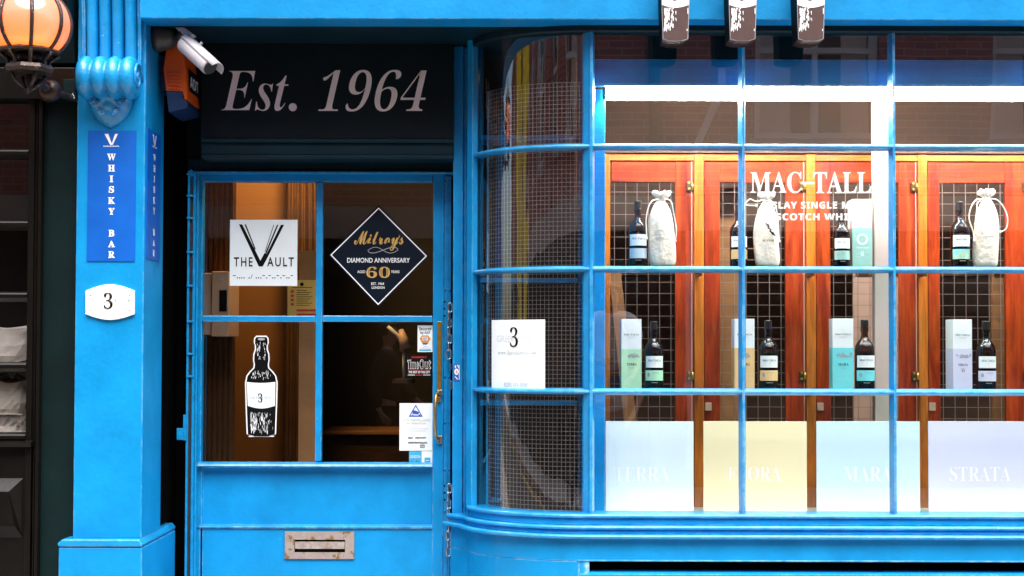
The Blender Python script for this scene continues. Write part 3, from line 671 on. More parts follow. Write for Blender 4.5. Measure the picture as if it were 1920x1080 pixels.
MB().prism([(0, .012), (-.030, .004), (-.034, -.004), (-.026, -.010), (0, -.012)], lambda u, v, q: (q, dd + u, zl + v), xa, xb).build('lower_sill', M['blue_worn'], dr)
MB().box(PX(379, dd, 900), PX(811, dd, 900), dd + .016, dd + .04, PZ(986, dd, 600), zl - .013).build('upper_panel', M['blue'], dr)
MB().box(PX(367.5, dd, 900), PX(379, dd, 900), dd - .002, dd + .04, PZ(986, dd, 600), zl - .013).build('panel_edge', M['blue_worn'], dr, bevel=.002)
zl2 = PZ(988, dd, 600)
MB().prism([(.016, .010), (.002, .006), (-.006, .001), (-.004, -.006), (.016, -.008)], lambda u, v, q: (q, dd + u, zl2 + v), PX(366, dd, 990), PX(810, dd, 990)).build('panel_moulding', M['blue_worn'], dr)
MB().box(PX(379, dd, 1000), PX(811, dd, 1000), dd + .004, dd + .04, zdb, zl2 - .0085).build('lower_panel', M['blue'], dr)
for x0, x1, y0, y1 in ((378, 592, 341, 592), (604, 812, 341, 592), (378, 592, 603, 866), (604, 812, 603, 866)):
    a, b, c, e = RC(x0, y0, x1, y1, dd + .018)
    MB().flat([(a, dd + .018, b), (c, dd + .018, b), (c, dd + .018, e), (a, dd + .018, e)]).build('pane', M['door_glass'], dr)
# riveted edge plate
ep = MB().box(PX(832.4, dd - .006, 640), PX(845, dd - .006, 640), dd - .006, dd + .03, zdb, PZ(330, dd, 600)).build('edge_plate', M['blue_metal'], dr, bevel=.002)
MB().box(PX(837.5, dd - .012, 640), PX(839.5, dd - .012, 640), dd - .012, dd - .0065, zdb, PZ(330, dd, 600)).build('edge_rib', M['blue_metal'], dr)
for y in (342, 378, 544, 706, 792, 880, 958):
    for x in (834.5, 842.5):
        MB().lathe([(0, -.006), (.004, -.005), (.006, 0)], tuple(P(x, y, dd - .0062)), 10, 'y').build('rivet', M['blue_metal'], ep, smooth=True)
for y in (566, 579, 592, 911, 924, 937):
    MB().lathe([(0, -.0012), (.004, -.001), (.0042, 0)], tuple(P(833.6, y, dd - .0064)), 10, 'y').build('screw_hole', M['black_void'], ep)
for y0_, y1_ in ((682, 693), (714, 730)): MB().bpx(843, y0_, 847, y1_, dd - .004, dd + .02).build('lock_striker', M['brass'], dr, bevel=.001)
# letter plate
lp = thing('letter_plate', tuple(P(599, 1048, dd)), 'weathered metal letter plate in the lower door panel', 'letterbox')
f0_ = dd + .003
m = MB(); a, b, c, e = RC(534, 997, 664, 1048, f0_ - .008); a2, b2, c2, e2 = RC(552, 1012, 647, 1036, f0_ - .008)
for q in ((a, c, b, b2), (a, c, e2, e), (a, a2, b2, e2), (c2, c, b2, e2)): m.box(q[0], q[1], f0_ - .008, f0_ + .003, q[2], q[3])
m.build('surround', M['nickel_worn'], lp)
a, b, c, e = RC(553, 1014, 646, 1035, f0_ - .003); MB().prism([(b, .002), (e - .004, -.003), (e - .004, .004), (b, .006)], lambda u, v, q: (q, f0_ + v, u), a, c).build('flap', M['flap_metal'], lp)
a, b, c, e = RC(551, 1011, 648, 1037, f0_ + .001); MB().box(a, c, f0_ + .0005, f0_ + .002, b, e).build('slot', M['black_void'], lp)
# handle
hd = thing('pull_handle', tuple(P(824, 832, dd - .02)), 'long brass door pull with a plate above it', 'handle')
MB().bpx(819.5, 603, 828, 729, dd - .010, dd - .0005).build('plate', M['brass'], hd, bevel=.001)
MB().bpx(819.5, 731, 829, 741, dd - .014, dd - .0005).build('upper_mount', M['steel'], hd, bevel=.001); MB().bpx(820, 817, 829, 832, dd - .014, dd - .0005).build('lower_mount', M['steel'], hd, bevel=.001)
MB().bpx(819.5, 744, 826, 754, dd - .012, dd - .0005).build('latch', M['brass'], hd, bevel=.001)
MB().tube([P(823, 736, dd - .012), P(819, 738, dd - .045), P(817, 744, dd - .058), P(816, 770, dd - .062), P(816, 795, dd - .062), P(817, 815, dd - .058), P(819, 822, dd - .045), P(823, 824, dd - .012)], .0062, 10).build('grip', M['brass'], hd, smooth=True)
for y in (736, 821, 829): MB().lathe([(0, -.002), (.003, -.0015), (.0035, 0)], tuple(P(824, y, dd - .0142)), 8, 'y').build('screw', M['old_brass'], hd)
# chains
def chain(y0, n, pitch, dx, label):
    d = dd - .055
    t = thing('door_chain', tuple(P(842, y0, d)), label, 'chain', 'steel chains at the door edge')
    lw_, lh = .0135, .021
    MB().lathe([(.006, 0), (.006, .07)], tuple(P(842, y0, d + .0)), 10, 'y').build('staple', M['steel'], t, smooth=True)
    for k in range(n):
        c = P(842 + dx[k % len(dx)], y0 + 5 + k * pitch, d); ang = (15, 78, 30, 62, 20, 84, 8, 55, 12)[k % 9]
        pts = []
        for i in range(16):
            g = 2 * math.pi * i / 16; u = .0092 * math.cos(g); v = .0098 * math.sin(g) + (.0105 if math.sin(g) > 0 else -.0105)
            pts.append((c.x + u * math.cos(R(ang)), c.y + u * math.sin(R(ang)), c.z + v))
        MB().tube(pts, .0038, 8, closed=True).build('link', M['steel'], t, smooth=True)
chain(572, 7, 14.6, (2, 0, 1, 0, 1, 0, 0), 'upper steel chain hanging beside the door handle')
chain(911, 9, 14.8, (1, -1, 0, -1, 1, 0, -1, 0, -1), 'lower steel chain hanging beside the letter plate')

# stickers and posters on the door glass
dg = dd + .0165; fd = flatface(dg)
vp = thing('vault_poster', tuple(P(494, 536, dg)), 'square white poster lettered THE VAULT on the upper left door pane', 'poster')
MB().bpx(431, 412, 557.5, 536, dg, dg + .001).build('sheet', M['paper'], vp)
def c5(x, y): return (340 + x / 3.375, 320 + y / 3.375)
marks(vp, M['black_print'], [[c5(365, 340), c5(385, 340), c5(500, 570), c5(515, 606), c5(490, 606)], [c5(630, 343), c5(650, 343), c5(540, 560), c5(515, 606), c5(497, 575), c5(527, 520), c5(540, 525)]], fd, 0, 'logo')
marks(vp, M['black_print'], [[c5(400, 340), c5(409, 340), c5(470, 495), c5(466, 502)], [c5(605, 343), c5(614, 343), c5(540, 522), c5(531, 520)], [c5(583, 343), c5(587, 343), c5(532, 512), c5(528, 512)]], fd, 0, 'logo_line')
letter(vp, M['black_print'], 'THE', 438.5, 482.5, 473.5, 499.5, fd, 'sans', 1, offset=.008, spacing=1.3)
letter(vp, M['black_print'], 'AULT', 501, 482.5, 551, 499.5, fd, 'sans', 1, offset=.008, spacing=1.3)
x = 437; dm = []
for ch in '-.... ./ ...-.-..-.-..-':
    if ch == '-': dm.append(rect(x, 516, x + 4.4, 517.4)); x += 6.6
    elif ch == '.': dm.append(rect(x, 520, x + 2, 522)); x += 3.9
    elif ch == '/': dm.append(line(x, 522.5, x + 3, 514.5, .9)); x += 4
    else: x += 5
sc_ = (552 - 437) / (x - 437); dm = [[(437 + (a - 437) * sc_, b) for a, b in q] for q in dm]
marks(vp, M['black_print'], dm, fd, 0, 'morse_code')
dp = thing('anniversary_poster', tuple(P(710, 577, dg)), 'navy diamond shaped anniversary poster on the upper right door pane', 'poster')
def dia(h): return [(710, 481 - h), (710 + h * .985, 480), (709, 480 + h), (710 - h * .985, 478)]
MB().prism(dia(96), lambda u, v, q: tuple(P(u, v, dg) + Vector((0, q, 0))), 0, .0012).build('sheet', M['navy_print'], dp)
o_, i_ = dia(92), dia(89.2)
marks(dp, M['white_print'], [[o_[k], o_[(k + 1) % 4], i_[(k + 1) % 4], i_[k]] for k in range(4)], fd, 0, 'border_line')
letter(dp, M['gold_print'], 'Milroys', 664, 433, 757, 470, fd, 'script', 1, offset=.006)
marks(dp, M['gold_print'], [line(749.5, 441, 748, 446, 1.4)], fd, 1, 'apostrophe')
sw = [(690 + 28 * (1 - math.cos(t / 20 * math.pi)) , 469 + 5.5 * math.sin(t / 20 * 2 * math.pi)) for t in range(21)]
marks(dp, M['silver_print'], [line(*sw[i], *sw[i + 1], 1.1) for i in range(20)] + [line(746 - 56 * i / 16, 469 + 5.5 * math.sin(i / 16 * 2 * math.pi), 746 - 56 * (i + 1) / 16, 469 + 5.5 * math.sin((i + 1) / 16 * 2 * math.pi), .9) for i in range(16)], fd, 0, 'swash')
letter(dp, M['white_print'], 'DIAMOND ANNIVERSARY', 651, 483.5, 768.5, 492.5, fd, 'sans', 0, offset=.012)
letter(dp, M['white_print'], 'AGED', 670, 507, 685, 512, fd, 'sans', 0, offset=.01); letter(dp, M['white_print'], 'YEARS', 733, 507, 749, 512, fd, 'sans', 0, offset=.01)
letter(dp, M['gold_print'], '60', 687, 500, 731, 521, fd, 'serif', 0, spacing=1.05)
marks(dp, M['navy_print'], [line(691.5, 505, 691.5, 516, .8), line(714.6, 504, 714.6, 517, .8), line(727, 504, 727, 517, .8)], fd, 1, 'inline_mark')
letter(dp, M['white_print'], 'EST. 1964', 696, 529.5, 720, 534.5, fd, 'sans', 0, offset=.012); letter(dp, M['white_print'], 'LONDON', 697, 537, 721, 541.5, fd, 'sans', 0, offset=.012)
# bottle sticker and the three fascia bottles share an outline
HALF = [(0, 0), (9, 0), (11.5, 3), (12, 12), (10, 16), (10, 24), (13, 33), (13.5, 44), (12, 52), (13, 59), (20, 66), (26, 74), (28.5, 86), (28.5, 92), (27.5, 130), (25.5, 184), (14, 187.5), (0, 188)]
def outline(cx, y0, s=1, grow=0):
    r = [(cx + (x + (grow if x else 0)) * s, y0 + (y + (grow * (1 if y > 100 else -1) if y in (0, 3, 184, 187.5, 188) else 0)) * s) for x, y in HALF]
    l_ = [(2 * cx - x, y) for x, y in r[::-1][1:-1]]
    return r + l_
bs = thing('bottle_sticker', tuple(P(490, 818, dg)), 'black bottle cut-out sticker with a white label on the lower left door pane', 'sticker')
def fan(poly, face, k):
    cx = sum(p[0] for p in poly) / len(poly)
    return poly
def strip(cx, y0, s, grow, face, k, ya=None, yb=None):       # horizontal slices of the bottle outline
    pr = [(x + grow, y) for x, y in HALF]
    ys = sorted(set([y for x, y in HALF] + [ya or 0, yb or 188])); ys = [y for y in ys if (ya or 0) <= y <= (yb if yb is not None else 188)]
    hx = [p[0] for p in HALF[1:-1]]; hy = [p[1] for p in HALF[1:-1]]
    q = []
    for a, b in zip(ys, ys[1:]):
        wa, wb = float(np.interp(a, hy, hx)) + grow, float(np.interp(b, hy, hx)) + grow
        q.append([(cx - wa * s, y0 + a * s), (cx + wa * s, y0 + a * s), (cx + wb * s, y0 + b * s), (cx - wb * s, y0 + b * s)])
    return q
marks(bs, M['white_print'], strip(490, 631, .995, 2.2, fd, 0), fd, 0, 'border'); marks(bs, M['white_print'], [rect(480, 629.3, 500, 631), rect(466, 817, 514, 819)], fd, 0, 'border')
marks(bs, M['black_print'], strip(490, 632, .99, 0, fd, 1), fd, 1, 'bottle_print')
lab = [(462.5 + 54 * i / 10, 716 + 2 * math.sin(math.pi * i / 10)) for i in range(11)] + [(515.5 - 51 * i / 10, 761 + 5 * math.sin(math.pi * i / 10)) for i in range(11)]
marks(bs, M['paper'], [lab], fd, 2, 'label_print')
letter(bs, M['black_print'], '3', 483.5, 737.5, 492, 754.5, fd, 'serif', 4, name='numeral', offset=-.01); letter(bs, M['grey_print'], 'GREEK  STREET', 469, 743, 511, 748, fd, 'serif', 3, offset=-.012)
rg = random.Random(3); sk = []
for i in range(230):
    zone = rg.random()
    if zone < .6: x = 470 + abs(rg.gauss(0, 9)) + rg.choice((0, 0, 18)); y = rg.uniform(772, 808); hh = rg.uniform(2, 9)
    elif zone < .85: x = rg.choice((478, 482, 497, 503)) + rg.gauss(0, 4); y = rg.uniform(694, 708); hh = rg.uniform(1.5, 6)
    else: x = rg.choice((484, 486, 496)) + rg.gauss(0, 1.5); y = rg.uniform(640, 672); hh = rg.uniform(2, 7)
    if abs(x - 490) < 24: sk.append(line(x, y, x + rg.uniform(-.4, .4), min(y + hh, 814), rg.uniform(.3, .8)))
tag(marks(bs, M['white_print'], sk, fd, 3, 'sketch_stroke'), kind='stuff'); marks(bs, M['silver_print'], [poly_ring(490, 636, 7, 16, 2.2)], fd, 3, 'cap_print')
# small stickers, right edge
st1 = thing('security_sticker', tuple(P(797, 660, dg)), 'pale sticker with an orange hexagon, top right of the lower door pane', 'sticker')
MB().bpx(783, 610, 811, 660, dg, dg + .001).build('backing', M['paper'], st1)
letter(st1, M['black_print'], 'Secured', 786, 613, 808.5, 619.5, fd, 'bold'); letter(st1, M['black_print'], 'by ADT', 788, 621, 807, 627.5, fd, 'bold')
marks(st1, M['orange_print'], [[(786.5, 635), (791.5, 626.8 + 2), (802.5, 626.8 + 2), (807.5, 635), (802.5, 643), (791.5, 643)]], fd, 0, 'hexagon'); marks(st1, M['paper'], [rect(792, 631.5, 802, 638.5)], fd, 1, 'print_mark')
letter(st1, M['blue_print'], 'ADT', 793, 632.5, 801, 637.5, fd, 'bold', 2); marks(st1, M['blue_print'], [[(791.5, 643.4), (802.5, 643.4), (800, 646), (794, 646)]], fd, 0, 'print_mark')
marks(st1, M['cyan_print'], [rect(786, 655, 808, 658)], fd, 0, 'print_band'); marks(st1, M['faint_print'], [rect(793, 649, 801, 650), rect(788, 652, 806, 653)], fd, 0, 'print_mark')
st2 = thing('award_sticker', tuple(P(787, 704, dg)), 'black award sticker with outlined white lettering on the door glass', 'sticker')
MB().bpx(760, 666, 811, 706, dg, dg + .001).build('backing', M['black_print'], st2)
letter(st2, M['red_print'], 'RECOMMENDED BY', 772, 668, 800, 671.5, fd, 'bold'); letter(st2, M['white_print'], 'Time', 764, 674, 785, 692, fd, 'double', 0, offset=.02); letter(st2, M['white_print'], 'Out', 787, 674, 808, 692, fd, 'double', 0, offset=.02)
letter(st2, M['black_print'], 'Time', 764.8, 675, 784.2, 691, fd, 'bold', 1, offset=-.012); letter(st2, M['black_print'], 'Out', 787.8, 675, 807.2, 691, fd, 'bold', 1, offset=-.012)
marks(st2, M['red_print'], [rect(765, 693.2, 807, 694.2), rect(780, 702.5, 791, 704)], fd, 0, 'print_line'); letter(st2, M['white_print'], 'THE BEST OF THE CITY', 766, 695.5, 806, 700, fd, 'bold')
marks(st2, M['white_print'], [rect(765, 702.7, 778, 703.6), rect(793, 702.7, 807, 703.6)], fd, 0, 'print_line')
st3 = thing('surveillance_notice', tuple(P(780, 845, dg)), 'white surveillance notice with a blue camera triangle on the door glass', 'notice')
MB().bpx(749, 756, 811, 845, dg - .001, dg + .001).build('sheet', M['paper'], st3); f3 = flatface(dg - .001)
tri = lambda h: [(779.5, 772 - h * 1.08), (779.5 + h * 1.06, 772 + h * .75), (779.5 - h * 1.06, 772 + h * .75)]
a, b = tri(12.5), tri(9.3); marks(st3, M['blue_print'], [[a[k], a[(k + 1) % 3], b[(k + 1) % 3], b[k]] for k in range(3)], f3, 0, 'triangle')
marks(st3, M['blue_print'], [[(772.5, 772), (776, 769), (786, 772.5), (784.5, 777), (774.5, 776)], [(773, 776.5), (776, 778), (772.5, 779)], rect(785, 777, 788, 779)], f3, 0, 'camera_print')
letter(st3, M['grey_print'], 'CCTV SURVEILLANCE', 755, 786, 806, 790, f3, 'sans'); letter(st3, M['grey_print'], 'IN OPERATION', 763, 792, 798, 796, f3, 'sans')
marks(st3, M['faint_print'], [rect(758, 803, 803, 803.8), rect(760, 806, 800, 806.7), rect(764, 809, 797, 809.7), rect(763, 836, 781, 837)], f3, 0, 'print_mark')
hw = []
for (xa_, xb_, y) in ((765, 774, 821), (779, 797, 821), (765, 801, 830)):
    x = xa_
    while x < xb_:
        w_ = rg.uniform(1.2, 2.4); hw.append(line(x, y + rg.uniform(-2, 0), x + w_, y + rg.uniform(0, 2.2), .9)); hw.append(line(x, y + 1.5, x + w_ * .8, y - 1.6, .8)); x += w_ + .5
marks(st3, M['black_print'], hw, f3, 0, 'handwriting'); marks(st3, M['black_print'], [rect(787.5, 834, 796, 835.2), rect(787.5, 839, 796, 840), rect(787.5, 834, 788.5, 840), rect(795, 834, 796, 840)], f3, 0, 'print_mark')
letter(st3, M['black_print'], 'ADT', 789.5, 835.8, 794.5, 838.6, f3, 'bold')
st4 = thing('london_sticker', tuple(P(778, 870, dg)), 'small cyan LONDON sticker in the bottom corner of the door glass', 'sticker')
MB().bpx(767, 846, 790, 870, dg, dg + .001).build('backing', M['cyan_print'], st4); letter(st4, M['white_print'], 'LONDON', 769, 853.5, 788, 859, fd, 'sans'); marks(st4, M['navy_print'], [rect(768, 867.5, 789, 869.5), rect(772, 864, 773, 867.5), rect(781, 863, 782, 867.5), rect(785, 865, 786, 867.5)], fd, 0, 'skyline')
st5 = thing('payment_sticker', tuple(P(800, 870, dg)), 'small pale sticker with a blue square beside the LONDON sticker', 'sticker')
MB().bpx(790.4, 846, 811, 870, dg, dg + .001).build('backing', M['paper'], st5); marks(st5, M['cyan_print'], [rect(796, 858, 807, 869)], fd, 0, 'square'); marks(st5, M['paper'], [rect(798, 862.6, 805, 864)], fd, 1, 'print_mark')

# ------------------------------------------------------------------ folded security gate beside the door
gd = .47
sg = thing('security_gate', (PX(356, gd), gd, .12), 'blue folded steel lattice gate left of the door', 'gate')
for a, b, ytop, d in ((349, 353, 322, gd), (359.5, 364, 322, gd), (366, 369.5, 338, gd + .02)):
    MB().box(PX(a, d, 700), PX(b, d, 700), d, d + .018, .12, PZ(ytop, d, 358)).build('upright', M['blue_metal'], sg, bevel=.0015)
for y in (327, 367, 409, 473, 536, 603, 664, 706): MB().bpx(350, y - 2.2, 363, y + 1.6, gd - .006, gd + .01).build('rung', M['blue_metal'], sg, bevel=.001)
MB().prism([(-.018, 0), (.018, 0), (.012, .035), (0, .045), (-.012, .035)], lambda u, v, q: (PX(356, gd) + u * .7, gd + q, PZ(331, gd, 356) + v * .7), 0, .008).build('finial', M['blue_metal'], sg)
MB().box(PX(354.2, gd + .012, 700), PX(358.6, gd + .012, 700), gd + .012, gd + .03, .12, PZ(345, gd, 358)).build('web', M['cam_dark'], sg)
for q in ((343, 778, 349, 826), (331, 803, 343, 825)): MB().bpx(*q, gd - .012, gd + .004).build('hasp', M['blue_metal'], sg, bevel=.002)

# ------------------------------------------------------------------ alarm box and camera
ab = thing('alarm_box', (PX(330, .16), .28, PZ(210, .16)), 'orange alarm bell box on the side of the pilaster', 'alarm')
wx = px1 + .001
def apx(x, y): q = P(x, y, .15); return (q.x, q.z)
main = [apx(306, 129), apx(313, 78), apx(339, 78), apx(348, 128), apx(351, 186), apx(346, 187), apx(342, 171), apx(311, 170)]
pp = [(max(u, wx + .0) if i in (0, 1, 7) else u, v) for i, (u, v) in enumerate(main)]
MB().prism(main, lambda u, v, q: (u, q, v), .15, .40).build('cover', M['orange_plastic'], ab, bevel=.004)
base = [apx(311, 171), apx(341.5, 172), apx(345, 188), apx(351, 190), apx(351, 202), apx(316, 211)]
MB().prism(base, lambda u, v, q: (u, q, v), .152, .398).build('base', M['alarm_blue'], ab, bevel=.003)
for y in (136, 143, 150, 157, 164): MB().bpx(314, y, 338, y + 3, .143, .151).build('louvre', M['orange_plastic'], ab, bevel=.003)
xr = apx(349, 0)[0]
MB().box(px1 - .002, apx(314, 0)[0], .2, .36, apx(0, 165)[1], apx(0, 100)[1]).build('back_plate', M['alarm_blue'], ab)
qa, qb = apx(348, 128), apx(351, 186)
def adt(x, y, k=0):            # oblique front of the box, facing the door
    v = (y - 100) / 60; zz = apx(350, 128 + v * 40)[1]
    xx = qa[0] + (qb[0] - qa[0]) * v * .7 + .0035 + .0012 * (k + 1)
    return Vector((xx, .19 + (x - 300) / 100 * .17, zz))
marks(ab, M['navy_print'], [rect(300, 96, 400, 160)], adt, 0, 'badge'); letter(ab, M['white_print'], 'ADT', 305, 115, 396, 148, adt, 'bold', 1)
cv = thing('security_camera', tuple(P(300, 90, -.0)), 'grey bullet security camera on a dark bracket by the pilaster', 'camera')
bz = PZ(68, .10, 300)
MB().lathe([(.062, px1 - .002), (.064, px1 + .03), (.058, px1 + .034), (.058, px1 + .05), (.05, px1 + .075), (.03, px1 + .09), (.012, px1 + .093)], (0, .10, bz), 26, 'x').build('mount', M['cam_dark'], cv, smooth=True)
j0 = Vector((px1 + .09, .10, bz + .005)); j1 = P(346, 64, .04)
MB().tube([j0, (j0 + j1) / 2 + Vector((0, 0, -.01)), j1], .021, 12).build('arm', M['cam_dark'], cv, smooth=True)
MB().prism([tuple(P(328, 51, .03).xz), tuple(P(345, 51, .03).xz), tuple(P(364, 65, .03).xz), tuple(P(346, 68, .03).xz)], lambda u, v, q: (u, q, v), .03, .08).build('joint_cover', M['cam_grey'], cv, bevel=.002)
c0, c1 = P(344, 80, -.02), P(394, 126, -.10); ax = (c1 - c0).normalized()
MB().tube([c0, c0 + ax * .01, c1 - ax * .01, c1], [.030, .035, .035, .033], 24).build('body', M['cam_grey'], cv, smooth=False, bevel=.003)
MB().tube([c1 - ax * .002, c1 + ax * .004], .030, 24).build('lens', M['cam_dark'], cv)
sd_ = ax.cross(Vector((0, 1, 0))).normalized(); sd_ = sd_ if sd_.z > 0 else -sd_; bd = ax.cross(sd_)
m = MB(); vs = []
for i in range(2):
    p = c0 + ax * .004 if i == 0 else c1 + ax * .035
    for j in range(13):
        g = R(-75 + 150 * j / 12); vs.append(p + (sd_ * math.cos(g) + bd * math.sin(g)) * .0405)
m.add(vs, [(j, j + 1, 13 + j + 1, 13 + j) for j in range(12)])
sh = m.build('sun_shield', M['cam_grey'], cv, smooth=True); q = sh.modifiers.new('thickness', 'SOLIDIFY'); q.thickness = .003
MB().tube([c0 + ax * .07 + sd_ * .04, c0 + ax * .07 + sd_ * .052], .006, 10).build('knob', M['cam_grey'], cv)

# ------------------------------------------------------------------ bottle-shaped box signs on the fascia
for i, cx in enumerate((1266.5, 1392.5, 1520.5)):
    d = -.245; y0 = -98; s = .93
    lb = ('bottle shaped box sign on the fascia nearest the door', 'bottle shaped box sign on the fascia, middle of three', 'bottle shaped box sign on the fascia, farthest from the door')[i]
    t = thing('bottle_sign', tuple(P(cx, 76, d)), lb, 'sign', 'bottle signs on the fascia')
    MB().prism(outline(cx, y0, s), lambda u, v, q: tuple(P(u, v, d) + Vector((0, q, 0))), 0, D_FAS - d - .001).build('case', M['black_print'], t)
    fs_ = flatface(d)
    marks(t, M['silver_print'], strip(cx, y0, s, 0, fs_, 0), fs_, 0, 'rim'); marks(t, M['bottle_sign'], strip(cx, y0 + .4, s * .992, -.9, fs_, 1), fs_, 1, 'face_print')
    lab = [(cx - 25.5 + 51 * k / 10, -52 - 3 * math.sin(math.pi * k / 10)) for k in range(11)] + [(cx + 25.3 - 50.6 * k / 10, 9 + 5.5 * math.sin(math.pi * k / 10)) for k in range(11)]
    marks(t, M['white_print'], [lab], fs_, 2, 'label_print'); letter(t, M['black_print'], '3', cx - 7, -25, cx + 5, 1, fs_, 'serif', 3, name='numeral', offset=-.012)
    rr = random.Random(11 + i * 0); sk = []
    for k in range(120):
        x = cx - 22 + abs(rr.gauss(0, 1)) * 9; y = rr.uniform(14, 54 - abs(x - cx + 18) * .5); hh = rr.uniform(1.5, 8)
        if x < cx + 20: sk.append(rect(x, y, x + rr.uniform(.6, 1.9), min(y + hh, 60)))
    sk += [rect(cx + 22.5, 15, cx + 24, 26), rect(cx + 21, 54, cx + 22.5, 58)]
    tag(marks(t, M['white_print'], sk, fs_, 3, 'sketch_stroke'), kind='stuff')

# ------------------------------------------------------------------ display behind the flat panes
D_CAB = .60; xw0 = XM[0] + .02
structure('display_floor', MB().box(XC, WR, .075, 1.35, PZ(966, .3, 1400) - .05, PZ(966, .3, 1400)), 'window_white')
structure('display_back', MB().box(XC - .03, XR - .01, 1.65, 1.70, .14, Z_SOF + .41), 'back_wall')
for lx_ in (.95, 2.15):
    sl = thing('shop_lamp', (lx_, 1.15, Z_SOF + .1), 'warm globe lamp in the shop behind the ' + ('left' if lx_ < 1 else 'right') + ' cabinet doors', 'lamp', 'shop ceiling lamps')
    MB().lathe([(0, -.05), (.03, -.042), (.05, 0), (.03, .042), (0, .05)], (lx_, 1.15, Z_SOF + .16), 20).build('globe', M['shop_bulb'], sl, smooth=True); MB().tube([(lx_, 1.15, Z_SOF + .2), (lx_, 1.15, Z_SOF + .419)], .008, 8).build('stem', M['old_brass'], sl)
ps = thing('side_board', (PX(1122, .25), .25, PZ(966, .3)), 'upright blue board at the left end of the window display', 'board')
MB().box(PX(1106, .25, 560), PX(1134.5, .25, 560), .25, .28, PZ(966, .3, 1400) + .001, PZ(167, .25, 1120)).build('panel', M['blue'], ps, bevel=.002)
pe = thing('pelmet_board', (1.8, .12, PZ(160, .12, 1500)), 'long blue pelmet board across the top of the window display', 'board')
MB().box(XC + .003, WR, .115, .135, PZ(161, .115, 1500), PZ(112, .115, 1500)).build('panel', M['blue'], pe); MB().box(XC + .003, WR, .118, .135, PZ(111.6, .115, 1500), Z_SOF + .3).build('upper_panel', M['navy_shade_paint'], pe); MB().box(XC + .003, WR, .108, .138, PZ(161, .108, 1500) - .002, PZ(157, .108, 1500)).build('lip', M['blue_worn'], pe, bevel=.002)  # upper panel coloured navy for the fascia's shadow on the board
ls = thing('strip_light', (1.9, .22, PZ(187, .2, 1500)), 'long glowing white strip light across the top of the window display', 'light')
zl0, zl1 = PZ(186, .20, 1500), PZ(168, .20, 1500); la = PX(1136, .2, 175)
MB().prism([(.20, zl0 + .004), (.205, zl0), (.235, zl0), (.24, zl0 + .004), (.24, zl1), (.20, zl1)], lambda u, v, q: (q, u, v), la, WR - .05).build('diffuser', M['led'], ls)
MB().box(la, WR - .05, .197, .245, zl1 + .0005, zl1 + .02).build('housing', M['window_white'], ls); MB().box(la - .012, la - .0005, .198, .242, zl0, zl1 + .02).build('end_cap', M['cam_dark'], ls)
MB().box(la + .02, la + .05, .20, .24, zl1 + .0205, Z_SOF + .419).build('hanger', M['cam_dark'], ls); MB().box(2.6, 2.63, .20, .24, zl1 + .0205, Z_SOF + .419).build('hanger', M['cam_dark'], ls)
cl = thing('white_post', (PX(1655, .44), .44, PZ(966, .3)), 'smooth white post standing inside the shop window', 'post')
MB().box(PX(1640, .42, 560), PX(1671, .42, 560), .42, .47, PZ(966, .3, 1400) + .001, Z_SOF + .41).build('shaft', M['column_white'], cl, bevel=.003); MB().box(PX(1637, .41, 940), PX(1673, .41, 940), .41, .48, PZ(966, .3, 1400) + .0015, PZ(955, .41, 1650)).build('foot', M['column_white'], cl, bevel=.002)
# cabinet: frame posts and rails, mesh doors, hinges
zc0, zc1 = PZ(966, .3, 1400) + .001, PZ(288, D_CAB, 1500)
cb_ = thing('display_cabinet', (2.0, D_CAB, zc0), 'orange wood cabinet with wire mesh doors behind the bottles', 'cabinet')
posts = [(1126, 1144), (1302, 1320), (1512.5, 1530), (1723, 1740), (1933, 1950), (2143, 2160)]
for a, b in posts:
    MB().box(PX(a, D_CAB, 620), PX(b, D_CAB, 620), D_CAB, D_CAB + .05, zc0, zc1 - .0).build('post', M['wood_post'], cb_, bevel=.002)
MB().box(PX(1126, D_CAB, 290), PX(2160, D_CAB, 290), D_CAB + .004, D_CAB + .05, zc1 - .032, zc1 - .001).build('top_rail', M['wood_rail'], cb_, bevel=.002)
MB().box(PX(1126, D_CAB, 290), PX(2160, D_CAB, 290), D_CAB - .01, .82, zc1 + .001, zc1 + .015).build('top_board', M['shelf_dark'], cb_)
dz1 = zc1 - .034; dz0 = zc0 + .01; fd_ = D_CAB + .014
zo1 = PZ(342, fd_, 1500); zo0 = zc0 + .12; zm = PZ(512, fd_, 1500)
doors = [(1144.4, 1301.6, 1146, 1266), (1320.4, 1512.1, 1350, 1473), (1530.4, 1722.6, 1557.5, 1686), (1740.4, 1932.6, 1763, 1886), (1950.4, 2142.6, 1976, 2100)]
